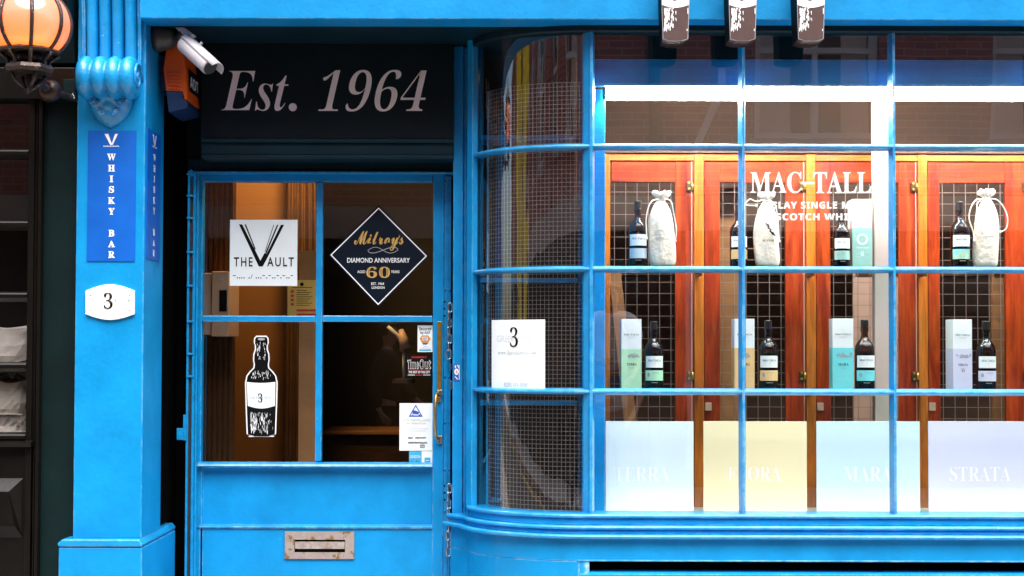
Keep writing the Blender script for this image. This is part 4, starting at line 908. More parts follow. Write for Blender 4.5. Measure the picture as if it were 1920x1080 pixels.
for k, (a, b, oa, ob) in enumerate(doors):
    X = [PX(q, fd_, 620) for q in (a, oa, ob, b)]
    g = MB(); g.box(X[0] + .001, X[1], fd_, fd_ + .022, dz0, dz1); lef = g.build('door_stile', M['wood_red'], cb_, bevel=.002) if X[1] - X[0] > .01 else None
    MB().box(X[2], X[3] - .001, fd_, fd_ + .022, dz0, dz1).build('door_stile', M['wood_red'], cb_, bevel=.002)
    MB().box(X[1] + .0005, X[2] - .0005, fd_ + .001, fd_ + .022, zo1, dz1).build('door_rail', M['wood_red_x'], cb_, bevel=.002)
    MB().box(X[1] + .0005, X[2] - .0005, fd_ + .001, fd_ + .022, dz0, zo0).build('door_rail', M['wood_red_x'], cb_, bevel=.002)
    m = MB(); wr = .00125; nx_ = 6
    for i in range(nx_):
        x = X[1] + (X[2] - X[1]) * (i + .3) / (nx_ - .35); m.box(x - wr, x + wr, fd_ + .009, fd_ + .0125, zo0, zo1)
    z = zo1 - .043
    while z > zo0: m.box(X[1], X[2], fd_ + .0128, fd_ + .016, z - wr, z + wr); z -= .0505
    tag(m.build('wire_grid', M['grid_wire'], cb_), kind='stuff')
    MB().box(X[3] - .0125, X[3] - .0088, fd_ - .003, fd_ + .0, dz0, dz1).build('edge_strip', M['beige_box'], cb_)
    for y in (350, 705):
        hz = PZ(y, fd_, 1500); hx = X[3] - .022
        hg = MB().box(hx - .012, hx + .010, fd_ - .012, fd_ - .0005, hz - .022, hz + .022).build('hinge', M['old_brass'], cb_, bevel=.002)
        MB().lathe([(.006, hz - .016), (.006, hz + .016)], (hx + .014, fd_ - .010, 0), 10).build('knuckle', M['brass'], hg, smooth=True)
        for s in (-1, 1): MB().lathe([(0, -.004), (.005, -.003), (.006, 0)], (hx - .002, fd_ - .0122, hz + s * .013), 8, 'y').build('screw', M['brass'], hg)
    if k:
        a_, b_, c_, e_ = RC(a + 2, 755, a + 14, 770, fd_ - .012); MB().box(a_, c_, fd_ - .012, fd_ - .0005, b_, e_).build('catch_plate', M['beige_box'], cb_, bevel=.002)
# dim clutter behind the mesh
for (x0, x1, y0, y1, d, mt, lb) in ((1348, 1392, 352, 492, .80, 'cardboard', 'tan card sheet standing behind the second mesh door'), (1600, 1700, 505, 730, .90, 'beige_box', 'cream panel standing behind the third mesh door'), (1860, 1890, 505, 720, .78, 'cardboard', 'narrow tan plank behind the fourth mesh door')):
    a_, b_, c_, e_ = RC(x0, y0, x1, y1, d)
    t = thing('stored_sheet', ((a_ + c_) / 2, d, zc0), lb, 'sheet'); MB().box(a_, c_, d, d + .02, zc0, e_).build('face', M[mt], t, bevel=.002); MB().box(a_ + .01, c_ - .01, d - .008, d - .0005, e_ - .03, e_ - .01).build('batten', M['shelf_dark'], t)
t = thing('leaning_plank', tuple(P(1180, 780, .75)), 'tan plank leaning at an angle behind the first mesh door', 'plank')
p0, p1 = P(1188, 850, .80), P(1152, 500, .86); w_ = Vector((.028, 0, 0))
MB().add([p0 - w_, p0 + w_, p1 + w_, p1 - w_] + [q + Vector((0, .02, 0)) for q in (p0 - w_, p0 + w_, p1 + w_, p1 - w_)], [(0, 1, 2, 3), (7, 6, 5, 4), (0, 4, 5, 1), (1, 5, 6, 2), (2, 6, 7, 3), (3, 7, 4, 0)]).build('plank', M['cardboard'], t)
for y in (505, 735, 930):
    zz = PZ(y, 1.0, 1500); sh_ = thing('stock_shelf', (2.0, 1.2, zz), {505: 'upper', 735: 'middle', 930: 'lower'}[y] + ' dark shelf far behind the mesh doors', 'shelf')
    MB().box(XC, WR, 1.0, 1.34, zz - .02, zz).build('board', M['shelf_dark'], sh_); MB().box(XC, WR, .995, 1.0 - .0005, zz - .028, zz + .002).build('lip', M['shelf_dark'], sh_)

# ------------------------------------------------------------------ bottles, cartons, bags, boards
D_IT = .36
def shelf(y, label):
    zz = PZ(y, D_IT, 1500); t = thing('glass_shelf', (2.0, .36, zz), label, 'shelf')
    MB().box(PX(1138, .3, 600), WR - .1, .27, .52, zz - .008, zz - .0005).build('pane', M['shelf_glass'], t)
    for x in (1311, 1521, 1731): MB().box(PX(x - 4, .53, 600), PX(x + 4, .53, 600), .50, D_CAB - .001, zz - .03, zz - .0085).build('bracket', M['old_brass'], t)
    return zz
zsh1 = shelf(501, 'upper clear glass shelf holding bottles and cloth bags'); zsh2 = shelf(729.5, 'lower clear glass shelf holding bottles and cartons')
BP = [(0, 0), (.037, 0), (.0405, .003), (.041, .01), (.041, .165), (.0385, .182), (.030, .199), (.019, .211), (.0155, .222), (.0145, .238), (.0175, .247), (.017, .256), (.0145, .263), (.014, .272)]
LIQ = [(0, .004), (.037, .004), (.0375, .16), (.0, .161)]
def front_arc(t, r, z0_, z1_, c, mt, name, half=62):
    m = MB(); vs = []
    for i in range(15):
        g = R(-90 - half + 2 * half * i / 14); vs += [(c.x + r * math.cos(g), c.y + r * math.sin(g), c.z + z0_), (c.x + r * math.cos(g), c.y + r * math.sin(g), c.z + z1_)]
    m.add(vs, [(2 * i, 2 * i + 2, 2 * i + 3, 2 * i + 1) for i in range(14)]); return m.build(name, M[mt], t, smooth=True)
def bottle(cx, shelfz, h, strip_mt, word, label, d=D_IT):
    c = Vector((PX(cx, d, 600), d, shelfz)); s = h / .292
    t = thing('whisky_bottle', tuple(c), label, 'bottle', 'whisky bottles on the window shelves')
    MB().lathe([(r * s, z * s) for r, z in BP], tuple(c), 32).build('glass', M['bottle_glass'], t, smooth=True)
    MB().lathe([(r * s, z * s) for r, z in LIQ], tuple(c), 28).build('whisky', M['bottle_liquor'], t, smooth=True)
    MB().lathe([(.0152 * s, .255 * s), (.0165 * s, .257 * s), (.0165 * s, .290 * s), (.0145 * s, .2935 * s), (0, .2935 * s)], tuple(c), 24).build('cap', M['cap'], t, smooth=False, bevel=.001)
    r = .0417 * s
    front_arc(t, r, .092 * s, .142 * s, c, 'card_white', 'label'); front_arc(t, r, .036 * s, .080 * s, c, strip_mt, 'strip_label', 66)
    def fcyl(u, v, k=0):
        g = R(-90 + u * 58); return Vector((c.x + (r + .0006) * math.cos(g), c.y + (r + .0006) * math.sin(g), c.z + v * s))
    def put(body, u0, u1, v0, v1, mt, st='serif'):
        uv, fs = glyphs(body, st); m = MB(); m.add([fcyl(u0 + (u1 - u0) * a, v0 + (v1 - v0) * b) for a, b in uv], fs); m.build('lettering', M[mt], t)
    put('MAC-TALLA', -.72, .72, .1185, .127, 'black_print'); m = MB()
    for v in (.112, .108): m.flat([fcyl(-.45, v), fcyl(0, v), fcyl(.45, v), fcyl(.45, v + .0012), fcyl(0, v + .0012), fcyl(-.45, v + .0012)])
    m.build('print_line', M['faint_print'], t)
    if word:
        put(word, -.25, .45, .067, .0735, 'grey_print'); m = MB(); m.flat([fcyl(-.80, .055), fcyl(-.55, .052), fcyl(-.48, .062), fcyl(-.6, .071), fcyl(-.78, .068)]); m.build('emblem', M['grey_print'], t)
    m = MB(); m.flat([fcyl(-.5, .05), fcyl(0, .05), fcyl(.6, .05), fcyl(.6, .0512), fcyl(0, .0512), fcyl(-.5, .0512)]); m.build('print_line', M['faint_print'], t)
    m = MB()
    for i in range(5): m.flat([fcyl(-.32 + i * .13, .026), fcyl(-.25 + i * .13, .026), fcyl(-.25 + i * .13, .029), fcyl(-.32 + i * .13, .029)])
    m.build('embossing', M['silver_print'], t)
HB = zsh1 - 0
def hpx(y0, y1, d=D_IT): return abs(PZ(y0, d) - PZ(y1, d))
bottle(1196, zsh1, hpx(377, 500), 'bluegrey_card', None, 'bottle with a pale blue label beside the first cloth bag')
bottle(1385, zsh1, hpx(384, 500), 'peach_card', None, 'upper bottle half hidden by the bar left of the MAC-TALLA pane')
bottle(1578, zsh1, hpx(388, 498), 'sage_card', 'SIX', 'bottle with a sage label left of the pale green carton')
bottle(1801, zsh1, hpx(377, 500), 'rainbow_card', None, 'bottle with a yellow and blue label beside the rightmost cloth bag')
bottle(1226, zsh2, hpx(602, 728), 'green_card', 'TERRA', 'bottle with a mint green label beside the TERRA carton')
bottle(1440, zsh2, hpx(600, 728), 'peach_card', 'FLORA', 'bottle with a peach label right of the FLORA carton')
bottle(1621, zsh2, hpx(598, 728), 'aqua_card', 'MARA', 'bottle with an aqua label beside the MARA carton')
bottle(1848, zsh2, hpx(600, 728), 'lilac_card', 'STRATA', 'bottle with a lilac label beside the STRATA carton')
def carton(x0, x1, y0, shelfz, split, mt, word, label, motif, num=None, turn=0):
    d = D_IT - .02; a, c = PX(x0, d, 660), PX(x1, d, 660); zt_ = PZ(y0, d, 1500); cx = (a + c) / 2; w = c - a
    t = thing('carton', (cx, d + w / 2, shelfz), label, 'carton', 'tall whisky cartons on the window shelves'); t.rotation_euler.z = R(turn)
    zm_ = PZ(split, d, 1500)
    MB().box(a, c, d, d + w, shelfz, zm_).build('lower_sleeve', M[mt], t, bevel=.001); MB().box(a + .0004, c - .0004, d + .0004, d + w - .0004, zm_ + .0002, zt_).build('upper_sleeve', M['card_white'], t, bevel=.001)
    def fc(x, y, k=0): return Vector((x, d - .0008 * (k + 1), y))
    H_ = zt_ - shelfz
    def pt(body, u0, u1, v0, v1, m_='grey_print', st='serif'):
        uv, fs = glyphs(body, st); m = MB(); m.add([fc(a + w * (u0 + (u1 - u0) * p), shelfz + H_ * (v0 + (v1 - v0) * q)) for p, q in uv], fs); m.build('lettering', M[m_], t)
    pt('MAC-TALLA', .13, .87, .765, .79, 'black_print')
    def lines(L_, m_='faint_print', nm='print_line'):
        m = MB()
        for i, (u0, u1, v, th) in enumerate(L_): m.flat([fc(a + w * u0, shelfz + H_ * v, i * .01), fc(a + w * u1, shelfz + H_ * v, i * .01), fc(a + w * u1, shelfz + H_ * (v + th), i * .01), fc(a + w * u0, shelfz + H_ * (v + th), i * .01)])
        m.build(nm, M[m_], t)
    lines([(.38, .62, .835, .004), (.28, .72, .74, .006), (.36, .64, .725, .005), (.2, .45, .20, .004), (.6, .9, .215, .004), (.2, .4, .145, .006), (.6, .85, .145, .004)])
    if motif == 'ring':
        m = MB(); n_ = 24
        vs = [fc(a + w * (.5 + rr_ * math.cos(g)), shelfz + H_ * .41 + w * rr_ * math.sin(g)) for rr_ in (.28, .2) for g in np.linspace(0, 2 * math.pi, n_, endpoint=False)]
        m.add(vs, [(i, (i + 1) % n_, n_ + (i + 1) % n_, n_ + i) for i in range(n_)]); m.build('emblem', M['card_white'], t)
        pt('YEAR OLD', .18, .82, .275, .295, 'card_white', 'sans'); pt('6', .42, .58, .16, .23, 'card_white', 'serif')
    else:
        rr_ = random.Random(motif); m = MB()
        for i in range(26):
            u, v = rr_.gauss(.5, .17), .475 + abs(rr_.gauss(0, .022)); 
            if .15 < u < .85: m.flat([fc(a + w * u, shelfz + H_ * (v - .03), i * .02), fc(a + w * (u + rr_.uniform(.05, .16)), shelfz + H_ * (v - .025), i * .02), fc(a + w * (u + .03), shelfz + H_ * (v + rr_.uniform(-.015, .015)), i * .02)])
        m.build('emblem', M['grey_print'], t); pt(word, .26, .76, .335, .37, 'black_print')
        if num: pt(num, .42, .6, .25, .285, 'black_print')
        lines([(.36, .64, .30, .005), (.4, .6, .285, .004)], 'grey_print')
carton(1599, 1636.5, 373, zsh1, 427, 'sage_card', None, 'pale green and white carton on the upper shelf by the white post', 'ring')
carton(1165, 1203, 599, zsh2, 655, 'green_card', 'TERRA', 'mint green and white TERRA carton on the lower shelf', 1)
carton(1377, 1415, 598, zsh2, 653, 'peach_card', 'FLORA', 'peach and white carton half hidden by a glazing bar on the lower shelf', 2)
carton(1562, 1601, 597, zsh2, 652, 'aqua_card', 'MARA', 'aqua and white MARA carton on the lower shelf', 3, turn=-2)
carton(1785, 1822, 598, zsh2, 653, 'lilac_card', 'STRATA', 'lilac and white STRATA carton on the lower shelf', 4, '15', turn=5)
def bag(cx, top, shelfz, wpx, seed, label, loops, prints):
    d = D_IT; rg = random.Random(seed); c = Vector((PX(cx, d, 430), d, shelfz)); H_ = PZ(top, d, 1500) - shelfz; w = wpx / FPX * (d - CAM_Y) / 2
    t = thing('cloth_bag', tuple(c), label, 'bag', 'cream cloth bottle bags on the upper shelf')
    prof = [(0, .60), (.01, .86), (.05, .97), (.2, 1.0), (.4, .99), (.55, .93), (.68, .80), (.78, .62), (.85, .40), (.88, .26), (.895, .23), (.905, .28), (.93, .52), (.965, .62), (1.0, .60), (.985, .35), (.955, .2)]
    n_ = 40; vs = []
    for j, (v, r) in enumerate(prof):
        for i in range(n_):
            g = 2 * math.pi * i / n_
            f = 1 + (.03 + .13 * max(0, v - .5)) * math.sin(7 * g + seed) * (1 if v > .05 else 0) + .035 * math.sin(3 * g + v * 9 + seed) + .015 * math.sin(13 * g + v * 25)
            if v > .9: f *= 1 + .22 * math.sin(5 * g + seed * 2)
            vs.append((c.x + w * r * f * math.cos(g) + .004 * math.sin(v * 5 + seed), c.y + w * .78 * r * f * math.sin(g), c.z + H_ * (v + (.025 * math.sin(5 * g + seed) if v > .93 else 0)) + .0))
    m = MB(); m.add(vs, [(j * n_ + i, j * n_ + (i + 1) % n_, (j + 1) * n_ + (i + 1) % n_, (j + 1) * n_ + i) for j in range(len(prof) - 1) for i in range(n_)] + [tuple(range(n_))[::-1]])
    o = m.build('bag_body', M['cloth'], t, smooth=True); sub = o.modifiers.new('sub', 'SUBSURF'); sub.levels = 1; sub.render_levels = 1
    zn = c.z + H_ * .89
    MB().tube([(c.x + w * .27 * math.cos(g), c.y + w * .22 * math.sin(g), zn + .002 * math.sin(2 * g)) for g in np.linspace(0, 2 * math.pi, 16, endpoint=False)], .0032, 7, closed=True).build('neck_cord', M['cord'], t, smooth=True)
    for lp_ in loops:
        P_ = [Vector((PX(x, d - .04, 430), d - .042 if k else d - w * .24, PZ(y, d - .04, 1500))) for k, (x, y) in enumerate(lp_)]
        pts = []
        for i in range(len(P_) - 1):
            p_, q_ = P_[max(i - 1, 0)], P_[min(i + 2, len(P_) - 1)]
            for s in range(5):
                u = s / 5; a, b = P_[i], P_[i + 1]
                pts.append(.5 * ((2 * a) + (b - p_) * u + (2 * p_ - 5 * a + 4 * b - q_) * u * u + (3 * a - 3 * b + q_ - p_) * u ** 3))
        pts.append(P_[-1]); MB().tube(pts, .0026, 7).build('drawstring', M['cord'], t, smooth=True)
        e = P_[-1]; MB().lathe([(0, -.007), (.005, -.004), (.005, .004), (0, .007)], tuple(e), 10).build('knot', M['cord'], t, smooth=True)
    fb = lambda x, y, k=0: P(x, y, d - w * .78 * 1.07 * math.sqrt(max(.2, 1 - ((x - cx) / (wpx / 2 * 1.15)) ** 2)) - .004)
    for (body, x0, y0, x1, y1, mt) in prints: letter(t, M[mt], body, x0, y0, x1, y1, fb, 'serif')
    return t, fb
bag(1240, 360, zsh1, 52, 1, 'cream cloth bag in the left flat pane', [[(1236, 373), (1222, 378), (1214, 395), (1211, 420), (1213, 448)], [(1246, 372), (1258, 378), (1263, 400), (1268, 430), (1266, 452)]],
    [('LIMITED', 1225, 431, 1251, 436, 'grey_print'), ('MAC-TALLA', 1227, 415, 1252, 420, 'faint_print'), ('SERIES', 1228, 438, 1247, 442, 'grey_print'), ('2021', 1230, 444, 1245, 449, 'grey_print')])
t_, fb_ = bag(1437, 362, zsh1, 48, 2, 'cream cloth bag with a black emblem under the MAC lettering', [[(1431, 374), (1418, 378), (1406, 374), (1398, 384), (1418, 386)], [(1442, 374), (1453, 384), (1458, 410), (1461, 452)]],
    [('MAC-TALLA', 1428, 400, 1447, 405, 'faint_print'), ('BUNNAH', 1430, 449, 1451, 453, 'black_print'), ('SERIES', 1430, 455, 1450, 458, 'faint_print')])
rr = random.Random(5); marks(t_, M['black_print'], [line(1434 + i * .75 + rr.uniform(-2, 2), 418 + i * 1.15, 1439 + i * .7 + rr.uniform(-1, 3), 421 + i * 1.15, 1.3) for i in range(20)], fb_, 0, 'emblem')
bag(1849, 355, zsh1, 48, 4, 'cream cloth bag with looped cords in the rightmost pane', [[(1845, 371), (1830, 374), (1820, 390), (1817, 410), (1824, 432), (1826, 450)], [(1853, 371), (1868, 373), (1882, 388), (1889, 408), (1886, 428), (1875, 434)], [(1843, 374), (1833, 380), (1831, 396), (1828, 420)]],
    [('MAC-TALLA', 1838, 420, 1861, 425, 'grey_print'), ('WINEMAKERS', 1833, 436, 1864, 440, 'grey_print'), ('SERIES', 1842, 442, 1857, 446, 'grey_print'), ('ISLAY', 1838, 428, 1860, 431, 'faint_print')])
D_BD = .30
for (x0, x1, mt, word, lx0, lx1, lb) in ((1135.5, 1300.5, 'board_terra', 'TERRA', 1152, 1255, 'pale blue-white TERRA board leaning in the window'), (1319, 1513, 'board_flora', 'FLORA', 1365, 1465, 'pale yellow FLORA board leaning in the window'),
        (1531, 1725, 'board_mara', 'MARA', 1582, 1672, 'pale cyan MARA board leaning in the window'), (1741, 1936, 'board_strata', 'STRATA', 1781, 1895, 'pale lilac STRATA board leaning in the window')):
    a_, b_, c_, e_ = RC(x0, 790, x1, 962, D_BD); b_ = PZ(966, .3, 1400) + .001
    t = thing('display_board', ((a_ + c_) / 2, D_BD, b_), lb, 'board', 'pastel name boards along the window foot')
    MB().box(a_, c_, D_BD, D_BD + .006, b_, e_).build('board', M[mt], t, bevel=.001); letter(t, M['white_print'], word, lx0, 875, lx1, 902, flatface(D_BD), 'serif', 0, offset=-.012)
    MB().prism([(0, 0), (.09, 0), (0, .22)], lambda u, v, q: ((a_ + c_) / 2 + q, D_BD + .0065 + u, b_ + v), -.004, .004).build('strut', M['card_white'], t)

# ------------------------------------------------------------------ room behind the door
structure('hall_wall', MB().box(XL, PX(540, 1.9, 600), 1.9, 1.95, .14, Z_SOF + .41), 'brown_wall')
rbp = thing('ribbed_panel', (PX(405, 1.2), 1.2, .14), 'ribbed brown timber panelling just inside the door on the left', 'panelling')
xa_, xb_ = XL + .005, PX(440, 1.25, 600)
MB().box(xa_, xb_, 1.25, 1.27, .14, Z_SOF + .4).build('backing', M['ribbed'], rbp)
n_ = 16
for k in range(n_):
    a = xa_ + (xb_ - xa_) * k / n_; MB().box(a + .002, a + (xb_ - xa_) / n_ - .006, 1.238, 1.2495, .14, Z_SOF + .4).build('slat', M['ribbed'], rbp, bevel=.002)
mbx = thing('meter_box', tuple(P(408, 630, 1.0)), 'cream meter box fixed inside the door behind the left panes', 'box')
MB().bpx(377, 512, 396, 628, 1.0, 1.236).build('case', M['beige_box'], mbx, bevel=.004); MB().bpx(396.5, 509, 429, 631, .98, 1.236).build('front_case', M['beige_box'], mbx, bevel=.004)
MB().bpx(411, 544, 425, 584, .974, .9795).build('display', M['black_print'], mbx); MB().bpx(411, 518, 417, 527, .974, .9795).build('switch', M['cam_grey'], mbx)
cu = thing('door_curtain', (PX(570, 1.6), 1.6, .14), 'long brown curtain hanging inside the door', 'curtain')
m = MB(); vs = []; xa_, xb_ = PX(538, 1.6, 700), PX(588, 1.6, 700); zt_ = PZ(520, 1.6, 560)
for i in range(41):
    u = i / 40; fl = .025 * math.sin(u * 28) + .012 * math.sin(u * 11)
    vs += [(xa_ + (xb_ - xa_) * (u * 1.35 - .1), 1.6 + fl * 1.3, .16), (xa_ + (xb_ - xa_) * u, 1.6 + fl, zt_ + .95)]
m.add(vs, [(2 * i, 2 * i + 2, 2 * i + 3, 2 * i + 1) for i in range(40)]); m.build('cloth', M['curtain'], cu, smooth=True)
MB().tube([(xa_ - .1, 1.6, zt_ + .96), (xb_ + .1, 1.6, zt_ + .96)], .012, 8).build('rail', M['old_brass'], cu)
fn = thing('fire_notice', tuple(P(565, 593, .9)), 'yellow fire action notice seen through the upper left door pane', 'notice')
dn = .90; MB().bpx(539, 525, 593, 594, dn, dn + .004).build('card', M['yellow_print'], fn); f9 = flatface(dn)
marks(fn, M['red_print'], [rect(545, 544 + 8 * i, 551, 549 + 8 * i) for i in range(4)] + [rect(556, 580, 592, 584), rect(556, 588, 592, 594)], f9, 0, 'icon'); marks(fn, M['black_print'], [poly_ring(566, 533, 3.6, 14)] + [rect(556, 544 + 4 * i, 576 + (i * 7) % 11, 545 + 4 * i) for i in range(8)] + [rect(548, 538.5, 585, 539.6)], f9, 0, 'print_line')
fpole = thing('notice_post', tuple(P(566, 900, .94)), 'slim timber post carrying the yellow fire notice', 'post')
MB().box(PX(560, .905, 700), PX(592, .905, 700), .906, .94, .14, PZ(470, .906, 570)).build('board', M['cardboard'], fpole); MB().box(PX(556, .90, 700), PX(596, .90, 700), .9, .96, .14, .2).build('foot', M['shelf_dark'], fpole)
ct = thing('hall_counter', (PX(700, 2.4), 2.4, .14), 'low dark counter at the back of the room behind the right door panes', 'counter')
MB().box(PX(604, 2.4, 800), -.24, 2.4, 2.9, .14, PZ(815, 2.4, 700)).build('cabinet', M['shelf_dark'], ct); MB().box(PX(600, 2.36, 800), -.235, 2.36, 2.92, PZ(815, 2.4, 700) + .001, PZ(808, 2.4, 700)).build('top', M['cardboard'], ct, bevel=.004)
# glowing wall lamp in the hall, hidden from the street by the transom
hl = thing('hall_lamp', (-1.05, 1.25, Z_SOF + .05), 'warm globe lamp lighting the room behind the door', 'lamp')
MB().lathe([(0, -.06), (.035, -.05), (.06, 0), (.035, .05), (0, .06)], (-1.05, 1.25, Z_SOF + .10), 20).build('globe', M['warm_bulb'], hl, smooth=True); MB().tube([(-1.05, 1.25, Z_SOF + .15), (-1.05, 1.25, Z_SOF + .42)], .008, 8).build('stem', M['old_brass'], hl)
dl = thing('desk_light', tuple(P(748, 722, 1.5)), 'angled white desk light glimpsed through the lower right door pane', 'lamp')
MB().tube([P(757, 716, 1.5), P(757, 650, 1.5)], .007, 8).build('stem', M['window_white'], dl, smooth=True); MB().tube([P(757, 652, 1.5), P(745, 628, 1.5), P(727, 612, 1.5)], .009, 8).build('arm', M['window_white'], dl, smooth=True)
MB().tube([P(752, 618, 1.5), P(762, 655, 1.48)], [.012, .035], 14).build('shade', M['beige_box'], dl, smooth=True); MB().lathe([(.06, 0), (.055, .02), (.01, .025)], tuple(P(757, 718, 1.5)), 16).build('foot', M['cam_dark'], dl)

# ------------------------------------------------------------------ dark shopfront next door
nb = thing('neighbour_shopfront', (-2.3, .02, .12), 'black glossy shopfront with a dark green pier left of the pilaster', 'shopfront')
dn = .03
MB().box(PX(74, dn, 600), px0 - .012, dn, .5, .12, PZ(128, dn, 100)).build('pier', M['dark_green'], nb, bevel=.003)
for a, b, q in ((50, 61, .0), (61.5, 68, .012), (68.5, 75, -.004)): MB().box(PX(a, q, 600), PX(b, q, 600), q, .12, .12, PZ(186, 0, 60)).build('stile', M['black_gloss'], nb, bevel=.003)
XN = -3.6
MB().box(XN, px0 - .012, -.03, .5, PZ(185, -.03, 60), PZ(126, -.03, 60)).build('lintel', M['black_gloss'], nb, bevel=.004)
MB().prism([(-.14, PZ(-60, -.14, 60)), (-.14, PZ(-8, -.14, 60)), (-.02, PZ(118, -.02, 60)), (.3, PZ(118, -.02, 60)), (.3, PZ(-60, -.14, 60))], lambda u, v, q: (q, u, v), XN, px0 - .012).build('frieze', M['dark_green'], nb)
bars = (285, 419, 553, 685, 818)
for y in bars:
    z = PZ(y, 0, 40); MB().prism([(.0, z + .008), (-.004, z + .002), (-.004, z - .012), (.03, z - .026), (.06, z - .026), (.06, z + .014), (.03, z + .014)], lambda u, v, q: (q, u, v), XN, PX(50, 0, 600)).build('glazing_bar', M['black_gloss'], nb)
for ya, yb in zip((186,) + bars[:-1], bars):
    MB().flat([(XN, .04, PZ(yb, .04, 40)), (PX(51, .04), .04, PZ(yb, .04, 40)), (PX(51, .04), .04, PZ(ya, .04, 40)), (XN, .04, PZ(ya, .04, 40))]).build('pane', M['door_glass'], nb)
z = PZ(832, -.01, 40); MB().prism([(-.035, z + .004), (-.03, z - .012), (.1, z - .012), (.1, z + .012), (0, z + .012)], lambda u, v, q: (q, u, v), XN, PX(58, -.03, 830)).build('sill', M['black_gloss'], nb)
MB().box(XN, PX(61, .01, 900), .012, .12, .12, z - .0125).build('apron', M['black_gloss'], nb)
za, zb_ = PZ(898, -.02, 30), PZ(1010, -.02, 30); xr_ = PX(38, -.02, 950); xl_ = xr_ - .62
m = MB(); b0 = [(xl_, .0115, zb_), (xr_, .0115, zb_), (xr_, .0115, za), (xl_, .0115, za)]; i_ = .05; b1 = [(xl_ + i_, -.028, zb_ + i_), (xr_ - .018, -.028, zb_ + i_), (xr_ - .045, -.028, za - i_), (xl_ + i_, -.028, za - i_)]
m.add(b0 + b1, [(0, 1, 5, 4), (1, 2, 6, 5), (2, 3, 7, 6), (3, 0, 4, 7), (4, 5, 6, 7)]).build('raised_panel', M['black_gloss'], nb)
structure('neighbour_room', MB().box(XN, PX(75, .6) , .9, .95, .12, PZ(126, 0, 60)), 'room_dark'); structure('neighbour_ceiling', MB().box(XN, px0 - .02, .13, .9, PZ(150, 0, 60), PZ(140, 0, 60)), 'room_dark')
structure('neighbour_side', MB().box(PX(76, .13), PX(80, .13), .13, .9, .12, PZ(150, 0, 60)), 'room_dark'); structure('neighbour_end', MB().box(XN - .05, XN, .0, .95, .12, PZ(126, 0, 60)), 'black_gloss')
structure('neighbour_shelf', MB().box(XN, PX(60, .13), .13, .45, PZ(694, .2, 30), PZ(686, .2, 30)), 'room_dark'); structure('neighbour_ledge', MB().box(XN, PX(60, .13), .13, .45, PZ(826, .2, 30), PZ(818, .2, 30)), 'room_dark')
def parcel(x0, x1, y0, y1, label, seed):
    d = .22; a, b, c, e = RC(x0, y0, x1, y1, d); rg = random.Random(seed); t = thing('paper_parcel', ((a + c) / 2, d + .05, b), label, 'parcel', 'paper parcels in the dark window next door')
    m = MB(); NX, NZ = 10, 12; vs = []
    for j in range(NZ + 1):
        for i in range(NX + 1):
            u, v = i / NX, j / NZ; vs.append((a + (c - a) * u + rg.uniform(-.002, .002), d + .03 * (2 * u - 1) ** 4 + rg.uniform(-.004, .004) + .01 * math.sin(v * 9), b + (e - b) * (v * (1 - .05 * (1 - math.cos(u * 5))))))
    F = [(j * (NX + 1) + i, j * (NX + 1) + i + 1, (j + 1) * (NX + 1) + i + 1, (j + 1) * (NX + 1) + i) for j in range(NZ) for i in range(NX)]
    m.add(vs, F); o = m.build('wrapping', M['bag_paper'], t, smooth=False); s = o.modifiers.new('thickness', 'SOLIDIFY'); s.thickness = -.08; s.offset = -1
    zz = b + (e - b) * .36; MB().box(a + .002, c - .002, d - .012, d - .006, zz, zz + .004).build('string', M['cord'], t)
parcel(-45, 47, 607, 684, 'crumpled pale paper parcel on the upper shelf of the dark window', 1); parcel(-30, 45, 708, 816, 'taller pale paper parcel on the lower shelf of the dark window', 2)

# ------------------------------------------------------------------ globe lantern
gx, gd_ = 55, -.38; gc = P(gx, 44, gd_); k_ = (gd_ - CAM_Y) / FPX; gr = 74 * k_
ln = thing('wall_lantern', tuple(P(93, 190, -.2)), 'lit amber globe lantern with iron ribs on the dark shopfront', 'lantern')
prof = [(gr * math.sin(R(a)) * (1.0), gr * .92 * math.cos(R(a))) for a in range(148, 28, -6)]
MB().lathe([(r, gc.z + z) for r, z in prof], (gc.x, gc.y, 0), 40, caps=False).build('globe', M['lantern_glass'], ln, smooth=True)
for k in range(8):
    a = R(k * 45 + 22)
    MB().tube([(gc.x + (r + .004) * math.cos(a), gc.y + (r + .004) * math.sin(a), gc.z + z) for r, z in prof], .0075, 8).build('rib', M['lamp_iron'], ln, smooth=True)
zb = PZ(98, gd_, gx); zt_ = gc.z + prof[-1][1]
MB().lathe([(.10, zt_ - .005), (.118, zt_), (.118, zt_ + .012), (.10, zt_ + .02), (.05, zt_ + .07), (.02, zt_ + .10), (.012, zt_ + .14)], (gc.x, gc.y, 0), 8).build('crown', M['lamp_iron'], ln)
MB().lathe([(.085, zb - .006), (58 * k_, zb - .008), (60 * k_, zb), (56 * k_, zb + .008), (.085, zb + .01)], (gc.x, gc.y, 0), 8).build('gallery_ring', M['lamp_iron'], ln)
zc_ = PZ(131, gd_, gx)
MB().lathe([(.025, zc_ - .018), (44 * k_, zc_ - .014), (47 * k_, zc_), (44 * k_, zc_ + .014), (.03, zc_ + .016)], (gc.x, gc.y, 0), 8).build('base_ring', M['lamp_iron'], ln)
for k in range(8):
    a = R(k * 45 + 22); MB().tube([(gc.x + 54 * k_ * math.cos(a), gc.y + 54 * k_ * math.sin(a), zb - .006), (gc.x + 36 * k_ * math.cos(a), gc.y + 36 * k_ * math.sin(a), (zb + zc_) / 2), (gc.x + 38 * k_ * math.cos(a), gc.y + 38 * k_ * math.sin(a), zc_ + .014)], .008, 6).build('strut', M['lamp_iron'], ln, smooth=True)
MB().lathe([(.02, zc_ + .016), (.05, zc_ + .03), (.055, zb - .012), (.03, zb)], (gc.x, gc.y, 0), 16).build('burner_cup', M['dark_bronze'], ln, smooth=True)
